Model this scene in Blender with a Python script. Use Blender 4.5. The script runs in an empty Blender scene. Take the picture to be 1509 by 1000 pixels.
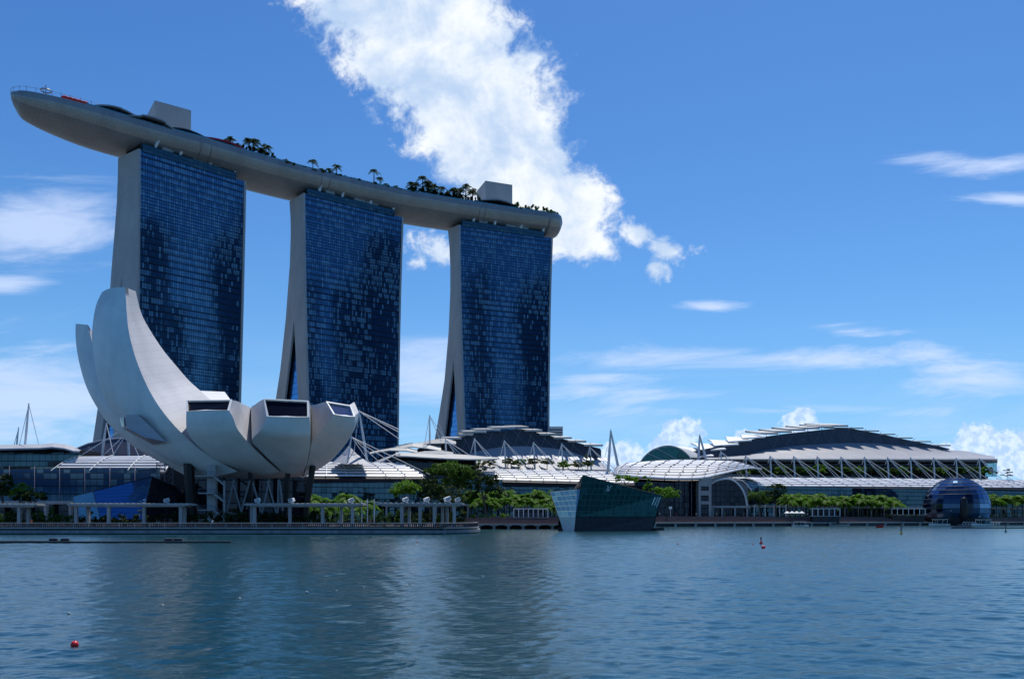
import bpy, bmesh, math, random
from mathutils import Vector, Matrix
R = math.radians
V = Vector
PI = math.pi
sc = bpy.context.scene
COL = sc.collection

# ------------------------------------------------------------------ camera, sky, sun
F, CX, HY, CAMH = 1200.0, 754.5, 765.0, 3.5
cam_d = bpy.data.cameras.new('camera'); cam = bpy.data.objects.new('camera', cam_d); COL.objects.link(cam)
cam.location = (0, 0, CAMH); cam.rotation_euler = (R(90), 0, 0)
cam_d.sensor_width = 36.0; cam_d.lens = F / 1509 * 36.0; cam_d.shift_y = (HY - 500) / 1509
cam_d.clip_start = 0.5; cam_d.clip_end = 60000
sc.camera = cam
sc.view_settings.view_transform = 'Standard'; sc.view_settings.look = 'None'
sc.view_settings.exposure = 0.32; sc.view_settings.gamma = 1.0; sc.view_settings.use_curve_mapping = False
SUN_EL, SUN_AZ = 64.0, 20.0      # azimuth measured from +Y (away from the viewer) towards +X

def P(px, py, d): return V(((px - CX) / F * d, d, CAMH + (HY - py) / F * d))
def PX(px, d): return (px - CX) / F * d
def PZ(py, d): return CAMH + (HY - py) / F * d
def G(px, d, z=0.0): return V((PX(px, d), d, z))

class NT:
    """small helper to write node trees"""
    def __init__(s, tree): s.t = tree; s.n = tree.nodes; s.l = tree.links
    def node(s, typ, **kw):
        n = s.n.new(typ)
        for k, v in kw.items(): setattr(n, k, v)
        return n
    def put(s, sock, v):
        if hasattr(v, 'default_value') or isinstance(v, bpy.types.NodeSocket): s.l.new(v, sock)
        else:
            if hasattr(sock, 'default_value'):
                if sock.type == 'RGBA' and len(v) == 3: v = (*v, 1)
                sock.default_value = v
    def m(s, op, a, b=None, c=None, clamp=False):
        n = s.node('ShaderNodeMath', operation=op, use_clamp=clamp)
        s.put(n.inputs[0], a)
        if b is not None: s.put(n.inputs[1], b)
        if c is not None: s.put(n.inputs[2], c)
        return n.outputs[0]
    def ss(s, x, a, b, lo=0.0, hi=1.0):
        n = s.node('ShaderNodeMapRange', interpolation_type='SMOOTHSTEP')
        s.put(n.inputs[0], x); n.inputs[1].default_value = a; n.inputs[2].default_value = b
        n.inputs[3].default_value = lo; n.inputs[4].default_value = hi
        return n.outputs[0]
    def lin(s, x, a, b, lo=0.0, hi=1.0):
        n = s.node('ShaderNodeMapRange')
        s.put(n.inputs[0], x); n.inputs[1].default_value = a; n.inputs[2].default_value = b
        n.inputs[3].default_value = lo; n.inputs[4].default_value = hi
        return n.outputs[0]
    def mix(s, f, a, b):
        n = s.node('ShaderNodeMix', data_type='RGBA')
        s.put(n.inputs[0], f); s.put(n.inputs[6], a); s.put(n.inputs[7], b)
        return n.outputs[2]
    def xyz(s, x=0.0, y=0.0, z=0.0):
        n = s.node('ShaderNodeCombineXYZ')
        for i, v in enumerate((x, y, z)): s.put(n.inputs[i], v)
        return n.outputs[0]
    def sep(s, v):
        n = s.node('ShaderNodeSeparateXYZ'); s.put(n.inputs[0], v); return n.outputs
    def noise(s, vec, scale, detail=4.0, rough=0.55, dist=0.0):
        n = s.node('ShaderNodeTexNoise'); s.put(n.inputs['Vector'], vec)
        n.inputs['Scale'].default_value = scale; n.inputs['Detail'].default_value = detail
        n.inputs['Roughness'].default_value = rough; n.inputs['Distortion'].default_value = dist
        return n.outputs[0]
    def white(s, vec):
        n = s.node('ShaderNodeTexWhiteNoise', noise_dimensions='3D'); s.put(n.inputs[0], vec); return n.outputs
    def vmul(s, v, f):
        n = s.node('ShaderNodeVectorMath', operation='MULTIPLY'); s.put(n.inputs[0], v); s.put(n.inputs[1], f); return n.outputs[0]
    def bump(s, h, strength, dist=1.0, normal=None):
        n = s.node('ShaderNodeBump'); s.put(n.inputs['Height'], h)
        n.inputs['Strength'].default_value = strength; n.inputs['Distance'].default_value = dist
        if normal is not None: s.put(n.inputs['Normal'], normal)
        return n.outputs[0]

# ---- world: physical sky plus clouds laid out by view direction at infinity
w = bpy.data.worlds.new('World'); sc.world = w; w.use_nodes = True
q = NT(w.node_tree)
for n in list(q.n): q.n.remove(n)
sky = q.node('ShaderNodeTexSky', sky_type='NISHITA')
sky.sun_disc = False; sky.sun_elevation = R(SUN_EL); sky.sun_rotation = R(SUN_AZ)
sky.altitude = 0; sky.air_density = 1.0; sky.dust_density = 0.35; sky.ozone_density = 2.5
hs = q.node('ShaderNodeHueSaturation'); hs.inputs['Saturation'].default_value = 1.22; hs.inputs['Hue'].default_value = 0.513
hs.inputs['Value'].default_value = 1.0
q.l.new(sky.outputs[0], hs.inputs['Color'])
skyc = q.vmul(hs.outputs[0], (0.54, 0.88, 0.985))
tc = q.node('ShaderNodeTexCoord')
dx, dy, dz = q.sep(tc.outputs['Generated'])
ay = q.m('MAXIMUM', q.m('ABSOLUTE', dy), 0.03)
u = q.m('MULTIPLY_ADD', q.m('DIVIDE', dx, ay), F / 100, CX / 100)          # hundreds of 'pixels' of a level lens
v = q.m('MULTIPLY_ADD', q.m('DIVIDE', q.m('MAXIMUM', dz, -0.2), ay), -F / 100, HY / 100)
uv = q.xyz(u, v, 0.0)
nz1 = q.noise(uv, 0.8, 10, 0.64, 0.35)
nz2 = q.noise(q.xyz(u, v, 7.3), 2.6, 9, 0.66, 0.3)
nz3 = q.noise(q.xyz(q.m('MULTIPLY', u, 0.36), q.m('MULTIPLY_ADD', u, 0.12, q.m('MULTIPLY', v, 2.1)), 3.1), 0.9, 9, 0.64, 0.55)
n4 = q.noise(q.xyz(u, v, 13.0), 1.05, 5, 0.55)
# big cumulus
c0 = q.m('MULTIPLY_ADD', v, 0.635, 5.93)
half = q.m('MAXIMUM', q.m('MULTIPLY_ADD', q.m('MULTIPLY', v, v), -0.070, 1.92), 0.12)
big = q.m('SUBTRACT', 1.0, q.m('DIVIDE', q.m('ABSOLUTE', q.m('SUBTRACT', u, c0)), half))
big = q.m('MINIMUM', big, q.lin(v, 3.1, 4.9, 0.95, -1.0))
fb = q.m('MULTIPLY_ADD', q.m('SUBTRACT', nz1, 0.5), 1.9, q.m('MULTIPLY', q.m('SUBTRACT', nz2, 0.5), 1.6))
def blob(cx, cy, rx, ry):
    a = q.m('DIVIDE', q.m('SUBTRACT', u, cx / 100), rx / 100); b = q.m('DIVIDE', q.m('SUBTRACT', v, cy / 100), ry / 100)
    return q.m('SUBTRACT', 1.0, q.m('SQRT', q.m('ADD', q.m('MULTIPLY', a, a), q.m('MULTIPLY', b, b))))
def mx(lst):
    o = lst[0]
    for e in lst[1:]: o = q.m('MAXIMUM', o, e)
    return o
small = mx([blob(942, 345, 46, 34), blob(980, 368, 56, 36), blob(965, 395, 36, 40), blob(648, 370, 62, 50), blob(620, 385, 30, 26)])
cum = q.m('MAXIMUM', big, q.m('MULTIPLY_ADD', small, 0.62, -0.10))
dens1 = q.ss(q.m('ADD', q.m('MULTIPLY', cum, 1.55), fb), 0.10, 0.70)
# far cumulus heads over the horizon: crisp
far = mx([blob(1005, 640, 36, 32), blob(990, 655, 48, 24), blob(1178, 622, 36, 24), blob(1440, 655, 46, 36), blob(1490, 668, 80, 44), blob(1400, 670, 40, 24),
          blob(915, 672, 46, 30), blob(1110, 645, 34, 14), blob(700, 690, 60, 14)])
fbc = q.m('MULTIPLY', q.m('SUBTRACT', q.noise(q.xyz(u, v, 21.0), 5.5, 7, 0.6), 0.5), 1.9)
dens2 = q.m('MULTIPLY', q.ss(q.m('ADD', q.m('MULTIPLY', far, 1.3), fbc), 0.12, 0.50), 0.8)
# thin streaks
st = mx([blob(1130, 528, 340, 26), blob(930, 575, 220, 26), blob(1440, 560, 150, 34), blob(1410, 238, 110, 22), blob(1490, 293, 100, 10),
         blob(1050, 452, 60, 9), blob(1250, 488, 80, 12), blob(1150, 605, 330, 14)])
lf = mx([blob(60, 330, 170, 60), blob(10, 420, 70, 14), blob(60, 590, 260, 95), blob(640, 560, 150, 50)])
d3 = q.m('MULTIPLY', q.ss(q.m('ADD', st, q.m('MULTIPLY', q.m('SUBTRACT', nz3, 0.5), 3.6)), -0.1, 1.2), 0.78)
d4 = q.m('MULTIPLY', q.ss(q.m('ADD', lf, q.m('MULTIPLY', q.m('SUBTRACT', nz3, 0.46), 2.8)), -0.1, 1.1), 0.72)
thin = q.m('MAXIMUM', d3, d4)
veil = q.m('MULTIPLY', q.ss(v, 4.4, 7.2), q.m('MULTIPLY_ADD', q.ss(nz3, 0.35, 0.7), 0.30, 0.06))
thin = q.m('MAXIMUM', thin, veil)
# the same cloud cover does not exist behind the viewer at this exact place; fade it there
front = q.ss(dy, -0.02, 0.10)
K = 10.0                                               # cloud radiance is in the units of the sky texture
cshade = q.ss(q.m('ADD', q.m('MULTIPLY', n4, 0.8), q.m('MULTIPLY', q.m('SUBTRACT', nz1, 0.5), 0.9)), 0.22, 0.62)
bright = q.mix(cshade, (0.41 * K, 0.54 * K, 0.74 * K), (0.80 * K, 0.83 * K, 0.86 * K))
sh2 = q.mix(q.ss(q.noise(q.xyz(u, v, 31.0), 7.0, 5, 0.6), 0.38, 0.62), (0.42 * K, 0.56 * K, 0.81 * K), (0.68 * K, 0.78 * K, 0.92 * K))
elev = q.m('MAXIMUM', dz, 0.0)
base = q.mix(q.m('MULTIPLY', q.m('POWER', q.m('SUBTRACT', 1.0, elev), 5.0), 0.85), skyc, (0.205 * K, 0.445 * K, 0.80 * K))
colr = q.mix(q.m('MULTIPLY', thin, front), base, (0.56 * K, 0.66 * K, 0.87 * K))
colr = q.mix(q.m('MULTIPLY', dens2, front), colr, sh2)
colr = q.mix(q.m('MULTIPLY', dens1, front), colr, bright)
bg = q.node('ShaderNodeBackground'); bg.inputs['Strength'].default_value = 0.1
q.l.new(colr, bg.inputs['Color'])
wo = q.node('ShaderNodeOutputWorld'); q.l.new(bg.outputs[0], wo.inputs['Surface'])

sd = bpy.data.lights.new('sun', 'SUN'); sd.energy = 3.6; sd.angle = R(0.53); sd.color = (1.0, 0.96, 0.9)
sun = bpy.data.objects.new('sun', sd); COL.objects.link(sun)
to_sun = V((math.sin(R(SUN_AZ)) * math.cos(R(SUN_EL)), math.cos(R(SUN_AZ)) * math.cos(R(SUN_EL)), math.sin(R(SUN_EL))))
sun.rotation_euler = to_sun.to_track_quat('Z', 'Y').to_euler(); sun.location = (0, 0, 600)

# ------------------------------------------------------------------ materials
def newmat(name):
    m = bpy.data.materials.new(name); m.use_nodes = True
    t = NT(m.node_tree); b = t.n['Principled BSDF']
    return m, t, b
def simple(name, col, rough=0.6, var=0.12, scale=0.25, metal=0.0, bump=0.0, streak=False, spec=None):
    m, t, b = newmat(name)
    geo = t.node('ShaderNodeNewGeometry')
    pos = geo.outputs['Position']
    if streak: pos = t.vmul(pos, (1.0, 1.0, 0.12))
    n = t.noise(pos, scale, 6, 0.6)
    n2 = t.noise(pos, scale * 7, 4, 0.6)
    f = t.m('MULTIPLY_ADD', n, 0.7, t.m('MULTIPLY', n2, 0.3))
    f = t.ss(f, 0.3, 0.7)
    t.put(b.inputs['Base Color'], t.mix(f, tuple(c * (1 - var) for c in col), tuple(min(1, c * (1 + var)) for c in col)))
    b.inputs['Roughness'].default_value = rough; b.inputs['Metallic'].default_value = metal
    if spec is not None: b.inputs['Specular IOR Level'].default_value = spec
    if bump: t.put(b.inputs['Normal'], t.bump(n2, bump, 0.2))
    return m
def panelled(name, col, pw, ph, seam=0.35, rough=0.5, var=0.07, width=0.05, stag=0.5, metal=0.0):
    """metal or concrete panels with dark seams, laid in metres of the part's own UV"""
    m, t, b = newmat(name)
    uvn = t.node('ShaderNodeUVMap')
    br = t.node('ShaderNodeTexBrick'); t.put(br.inputs['Vector'], uvn.outputs[0])
    br.offset = stag; br.inputs['Scale'].default_value = 1.0
    br.inputs['Mortar Size'].default_value = width; br.inputs['Mortar Smooth'].default_value = 0.1
    br.inputs['Brick Width'].default_value = pw; br.inputs['Row Height'].default_value = ph
    br.inputs['Color1'].default_value = (*[c * (1 - var) for c in col], 1); br.inputs['Color2'].default_value = (*[min(1, c * (1 + var)) for c in col], 1)
    br.inputs['Mortar'].default_value = (*[c * seam for c in col], 1)
    geo = t.node('ShaderNodeNewGeometry')
    n = t.noise(t.vmul(geo.outputs['Position'], (1, 1, 0.4)), 0.12, 6, 0.6)
    dirt = t.ss(n, 0.3, 0.75, 0.84, 1.04)
    mm = t.node('ShaderNodeMix', data_type='RGBA', blend_type='MULTIPLY'); mm.inputs[0].default_value = 1
    t.put(mm.inputs[6], br.outputs[0]); t.put(mm.inputs[7], t.xyz(dirt, dirt, dirt))
    t.put(b.inputs['Base Color'], mm.outputs[2])
    b.inputs['Roughness'].default_value = rough; b.inputs['Metallic'].default_value = metal
    return m
def glazed(name, cu, cv, dark, curtain, frame, tint, refl=0.55, pc=0.4, bay=3, fw=0.05, wob=0.02, rough=0.03, floorband=0.0, big=0.03, warp=(0.11, 0.02)):
    """curtain wall in metres of UV: panes cu x cv, random blinds behind the glass, frame lines, wobbling reflections"""
    m, t, b = newmat(name)
    t.n.remove(b)
    uvn = t.node('ShaderNodeUVMap'); x, y, _ = t.sep(uvn.outputs[0])
    xu = t.m('DIVIDE', x, cu); yv = t.m('DIVIDE', y, cv)
    ix = t.m('FLOOR', xu); iy = t.m('FLOOR', yv); fx = t.m('SUBTRACT', xu, ix); fy = t.m('SUBTRACT', yv, iy)
    ib = t.m('FLOOR', t.m('DIVIDE', ix, bay))
    w1 = t.white(t.xyz(ix, iy, 1.0)); w2 = t.white(t.xyz(ib, iy, 5.0)); w3 = t.white(t.xyz(ib, t.m('FLOOR', t.m('DIVIDE', iy, 7)), 9.0))
    lownoise = t.noise(t.xyz(t.m('MULTIPLY', x, 1.6), y, 0.0), big, 3, 0.5)
    room = t.m('ADD', t.m('MULTIPLY', w2[0], 0.42), t.m('ADD', t.m('MULTIPLY', w1[0], 0.75), t.m('MULTIPLY', t.m('SUBTRACT', lownoise, 0.5), 1.6)))
    blind = t.ss(room, 1.05 - pc, 1.25 - pc)
    colr = t.mix(blind, dark, curtain)
    vary = t.m('MULTIPLY_ADD', w1[0], 0.5, 0.75)
    mm = t.node('ShaderNodeMix', data_type='RGBA', blend_type='MULTIPLY'); mm.inputs[0].default_value = 1
    t.put(mm.inputs[6], colr); t.put(mm.inputs[7], t.xyz(vary, vary, vary)); colr = mm.outputs[2]
    ex = t.m('MINIMUM', fx, t.m('SUBTRACT', 1.0, fx)); ey = t.m('MINIMUM', fy, t.m('SUBTRACT', 1.0, fy))
    line = t.m('MAXIMUM', t.m('LESS_THAN', ex, fw / cu), t.m('LESS_THAN', ey, (fw * 2.2) / cv))
    if floorband: line = t.m('MAXIMUM', line, t.m('LESS_THAN', fy, floorband))
    colr = t.mix(line, colr, frame)
    geo = t.node('ShaderNodeNewGeometry')
    vs = t.node('ShaderNodeVectorMath', operation='MULTIPLY_ADD')
    t.put(vs.inputs[0], w1[1]); vs.inputs[1].default_value = (wob, wob, wob); vs.inputs[2].default_value = (-wob / 2,) * 3
    wn = t.node('ShaderNodeTexNoise'); t.put(wn.inputs['Vector'], t.xyz(t.m('MULTIPLY', x, 1.0), t.m('MULTIPLY', y, 0.35), 2.0)); wn.inputs['Scale'].default_value = warp[0]; wn.inputs['Detail'].default_value = 4
    v2 = t.node('ShaderNodeVectorMath', operation='MULTIPLY_ADD'); t.put(v2.inputs[0], wn.outputs['Color']); v2.inputs[1].default_value = (warp[1],) * 3; v2.inputs[2].default_value = (-warp[1] / 2,) * 3
    v3 = t.node('ShaderNodeVectorMath', operation='ADD'); t.put(v3.inputs[0], vs.outputs[0]); t.put(v3.inputs[1], v2.outputs[0])
    va = t.node('ShaderNodeVectorMath', operation='ADD'); t.put(va.inputs[0], geo.outputs['Normal']); t.put(va.inputs[1], v3.outputs[0])
    vn = t.node('ShaderNodeVectorMath', operation='NORMALIZE'); t.put(vn.inputs[0], va.outputs[0])
    df = t.node('ShaderNodeBsdfDiffuse'); t.put(df.inputs[0], colr)
    gl = t.node('ShaderNodeBsdfGlossy'); t.put(gl.inputs[0], tint); gl.inputs[1].default_value = rough; t.put(gl.inputs['Normal'], vn.outputs[0])
    lw = t.node('ShaderNodeLayerWeight'); lw.inputs[0].default_value = 0.25
    fac = t.m('MULTIPLY', t.m('MULTIPLY_ADD', lw.outputs['Fresnel'], 1 - refl, refl, clamp=True), t.m('MULTIPLY_ADD', line, -0.75, 1.0))
    fac = t.m('MULTIPLY', fac, t.m('MULTIPLY_ADD', blind, -0.35, 1.0))
    ms = t.node('ShaderNodeMixShader'); t.put(ms.inputs[0], fac); t.l.new(df.outputs[0], ms.inputs[1]); t.l.new(gl.outputs[0], ms.inputs[2])
    t.l.new(ms.outputs[0], t.n['Material Output'].inputs['Surface'])
    return m
def leafy(name, c1, c2, trans=0.35):
    m, t, b = newmat(name); t.n.remove(b)
    geo = t.node('ShaderNodeNewGeometry')
    n = t.noise(geo.outputs['Position'], 0.9, 3, 0.6)
    f = t.m('ADD', t.m('MULTIPLY', n, 0.6), t.m('MULTIPLY', geo.outputs['Random Per Island'], 0.5))
    colr = t.mix(t.ss(f, 0.3, 0.8), c1, c2)
    df = t.node('ShaderNodeBsdfDiffuse'); t.put(df.inputs[0], colr)
    tr = t.node('ShaderNodeBsdfTranslucent'); t.put(tr.inputs[0], t.mix(0.5, colr, tuple(c * 1.2 for c in c2)))
    gl = t.node('ShaderNodeBsdfGlossy'); gl.inputs[0].default_value = (0.5, 0.5, 0.5, 1); gl.inputs[1].default_value = 0.5
    ms = t.node('ShaderNodeMixShader'); ms.inputs[0].default_value = trans
    t.l.new(df.outputs[0], ms.inputs[1]); t.l.new(tr.outputs[0], ms.inputs[2])
    m2 = t.node('ShaderNodeMixShader'); m2.inputs[0].default_value = 0.02
    t.l.new(ms.outputs[0], m2.inputs[1]); t.l.new(gl.outputs[0], m2.inputs[2])
    t.l.new(m2.outputs[0], t.n['Material Output'].inputs['Surface'])
    return m

M = {}
M['white'] = simple('white_paint', (0.78, 0.78, 0.76), 0.45, 0.05, 0.4)
M['steel'] = simple('white_steel', (0.72, 0.73, 0.74), 0.4, 0.05, 0.5)
M['slat'] = simple('aluminium_slat', (0.80, 0.80, 0.82), 0.35, 0.08, 0.3, 0.0)
M['conc'] = simple('pale_concrete', (0.36, 0.365, 0.36), 0.8, 0.16, 0.5, bump=0.15, streak=True)
M['quay'] = simple('quay_concrete', (0.20, 0.22, 0.25), 0.85, 0.3, 0.6, bump=0.3, streak=True)
M['quaydark'] = simple('dark_quay', (0.035, 0.04, 0.05), 0.6, 0.4, 0.8)  # near-black concrete; in the quay gaps it paints the shade
M['timber'] = simple('dark_timber', (0.075, 0.06, 0.068), 0.8, 0.3, 0.9)
M['step'] = simple('brown_step', (0.15, 0.105, 0.10), 0.8, 0.25, 0.7)
M['ground'] = simple('paved_ground', (0.11, 0.11, 0.11), 0.9, 0.2, 0.2)
M['dark'] = simple('dark_metal', (0.02, 0.023, 0.03), 0.5, 0.3, 0.5)
M['black'] = simple('black_metal', (0.008, 0.008, 0.010), 0.5, 0.3, 0.5)
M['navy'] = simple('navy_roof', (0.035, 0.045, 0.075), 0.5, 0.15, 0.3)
M['wingtop'] = simple('roof_wing_beige', (0.47, 0.465, 0.44), 0.5, 0.06, 0.3)
M['slate'] = panelled('grey_roof', (0.33, 0.335, 0.36), 6.0, 1.2, 0.7, 0.5, 0.05, 0.06)
M['fabric'] = simple('pale_roof_fabric', (0.36, 0.37, 0.40), 0.6, 0.08, 0.12)
M['wall'] = panelled('end_wall_panel', (0.47, 0.45, 0.43), 3.2, 3.4, 0.86, 0.6, 0.03, 0.05, 0.0)
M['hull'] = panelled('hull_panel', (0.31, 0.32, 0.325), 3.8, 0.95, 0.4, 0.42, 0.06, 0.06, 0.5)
M['hull_lit'] = panelled('hull_panel_lit', (0.47, 0.455, 0.41), 3.8, 0.95, 0.45, 0.42, 0.05, 0.06, 0.5)  # same hull panels, painted lighter where the upper side catches horizon light
M['parapet'] = panelled('parapet_panel', (0.27, 0.29, 0.335), 4.0, 1.7, 0.7, 0.4, 0.06, 0.06, 0.0)
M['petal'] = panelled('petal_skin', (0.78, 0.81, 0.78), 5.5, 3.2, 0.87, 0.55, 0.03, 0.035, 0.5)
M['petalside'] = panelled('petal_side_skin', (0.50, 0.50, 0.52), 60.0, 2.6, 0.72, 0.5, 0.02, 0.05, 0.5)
M['towerglass'] = glazed('tower_glass', 1.25, 3.35, (0.007, 0.028, 0.066), (0.12, 0.25, 0.36), (0.004, 0.012, 0.028), (0.16, 0.34, 0.54), 0.44, 0.50, 3, 0.12, 0.006, rough=0.09, warp=(0.12, 0.03))
M['atrium'] = glazed('atrium_glass', 1.5, 3.35, (0.004, 0.012, 0.03), (0.03, 0.09, 0.15), (0.005, 0.01, 0.02), (0.12, 0.28, 0.55), 0.4, 0.3, 2, 0.07, 0.05)
M['arcglass'] = glazed('arcade_glass', 2.4, 2.6, (0.005, 0.012, 0.017), (0.03, 0.065, 0.085), (0.012, 0.018, 0.025), (0.20, 0.33, 0.42), 0.22, 0.42, 2, 0.09, 0.05)
M['darkglass'] = glazed('hall_glass', 2.6, 3.2, (0.004, 0.005, 0.008), (0.012, 0.014, 0.02), (0.015, 0.015, 0.02), (0.16, 0.17, 0.22), 0.12, 0.3, 2, 0.08, 0.03)
M['tealglass'] = glazed('pavilion_glass', 1.45, 1.75, (0.010, 0.046, 0.044), (0.026, 0.090, 0.088), (0.05, 0.13, 0.13), (0.12, 0.34, 0.34), 0.20, 0.4, 2, 0.05, 0.05)
M['paleglass'] = glazed('pavilion_side_glass', 1.45, 1.75, (0.07, 0.17, 0.19), (0.09, 0.21, 0.23), (0.20, 0.32, 0.34), (0.35, 0.55, 0.6), 0.38, 0.45, 2, 0.05, 0.03)
M['blueglass'] = glazed('wedge_glass', 2.2, 2.2, (0.004, 0.025, 0.08), (0.006, 0.035, 0.11), (0.003, 0.018, 0.06), (0.10, 0.24, 0.48), 0.5, 0.4, 2, 0.03, 0.012)
M['domeglass'] = glazed('dome_glass', 4.6, 3.9, (0.008, 0.015, 0.035), (0.075, 0.085, 0.105), (0.02, 0.026, 0.04), (0.15, 0.23, 0.36), 0.33, 0.42, 1, 0.05, 0.10, 0.05)
M['screen'] = glazed('screen_glass', 3.0, 2.4, (0.012, 0.035, 0.05), (0.05, 0.10, 0.12), (0.02, 0.04, 0.05), (0.16, 0.30, 0.38), 0.25, 0.4, 2, 0.08, 0.02)
M['window'] = simple('dark_window', (0.004, 0.006, 0.016), 0.3, 0.2, 0.1, spec=0.03)
M['sidewindow'] = simple('blue_window', (0.010, 0.03, 0.11), 0.2, 0.2, 0.1, spec=0.08)
M['greenwindow'] = simple('green_window', (0.03, 0.10, 0.07), 0.1, 0.2, 0.1)
M['cityglass'] = glazed('office_glass', 2.0, 4.0, (0.035, 0.055, 0.085), (0.09, 0.12, 0.16), (0.04, 0.05, 0.07), (0.18, 0.26, 0.38), 0.3, 0.3, 2, 0.2, 0.02)
M['red'] = simple('red_plastic', (0.65, 0.012, 0.015), 0.35, 0.1, 5)
M['redcloth'] = simple('red_cloth', (0.40, 0.02, 0.04), 0.8, 0.2, 2)
M['yellow'] = simple('yellow_plastic', (0.6, 0.38, 0.02), 0.4, 0.1, 5)
M['rail'] = simple('rail_metal', (0.12, 0.12, 0.15), 0.45, 0.1, 1)
M['teal'] = simple('teal_metal', (0.10, 0.22, 0.22), 0.4, 0.1, 1)
M['greysteel'] = simple('grey_steel', (0.20, 0.22, 0.24), 0.5, 0.1, 1)
M['bark'] = simple('bark', (0.09, 0.075, 0.06), 0.9, 0.3, 2)
M['palm'] = leafy('palm_leaf', (0.030, 0.090, 0.006), (0.105, 0.245, 0.014), 0.4)
M['palmdark'] = leafy('roof_palm_leaf', (0.015, 0.035, 0.012), (0.045, 0.085, 0.022), 0.2)
M['leafmid'] = leafy('mid_leaf', (0.028, 0.070, 0.012), (0.085, 0.17, 0.022), 0.35)
M['leafdark'] = leafy('dark_leaf', (0.014, 0.030, 0.010), (0.040, 0.072, 0.018), 0.25)
M['leafbright'] = leafy('bright_leaf', (0.055, 0.14, 0.012), (0.15, 0.30, 0.025), 0.4)
M['leafolive'] = leafy('olive_leaf', (0.07, 0.09, 0.03), (0.19, 0.22, 0.075), 0.3)
M['hedge'] = leafy('hedge_leaf', (0.020, 0.055, 0.012), (0.07, 0.15, 0.025), 0.3)

# water
wm, t, b = newmat('bay_water')
geo = t.node('ShaderNodeNewGeometry'); pos = geo.outputs['Position']
px_, py_, pz_ = t.sep(pos)
h1 = t.noise(t.xyz(t.m('MULTIPLY', px_, 0.55), py_, 0.0), 3.4, 4, 0.62, 0.5)
h2 = t.noise(t.xyz(t.m('MULTIPLY', px_, 0.5), py_, 4.0), 0.55, 3, 0.5, 0.5)
h3 = t.noise(t.xyz(t.m('MULTIPLY', px_, 0.35), py_, 9.0), 0.09, 3, 0.5, 0.3)
hh = t.m('ADD', t.m('MULTIPLY', h1, 0.14), t.m('ADD', t.m('MULTIPLY', h2, 0.34), t.m('MULTIPLY', h3, 0.5)))
patch = t.ss(t.noise(t.xyz(t.m('MULTIPLY', px_, 0.4), py_, 1.0), 0.02, 4, 0.6), 0.35, 0.65)
bn = t.node('ShaderNodeBump'); t.put(bn.inputs['Height'], hh); bn.inputs['Distance'].default_value = 1.0
t.put(bn.inputs['Strength'], t.m('MULTIPLY_ADD', patch, 0.10, 0.22))
t.put(b.inputs['Normal'], bn.outputs[0])
t.put(b.inputs['Base Color'], t.mix(patch, (0.001, 0.034, 0.048), (0.002, 0.041, 0.058)))
b.inputs['Roughness'].default_value = 0.17; b.inputs['IOR'].default_value = 1.75
b.inputs['Specular Tint'].default_value = (0.46, 0.88, 1.0, 1)
M['water'] = wm

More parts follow.
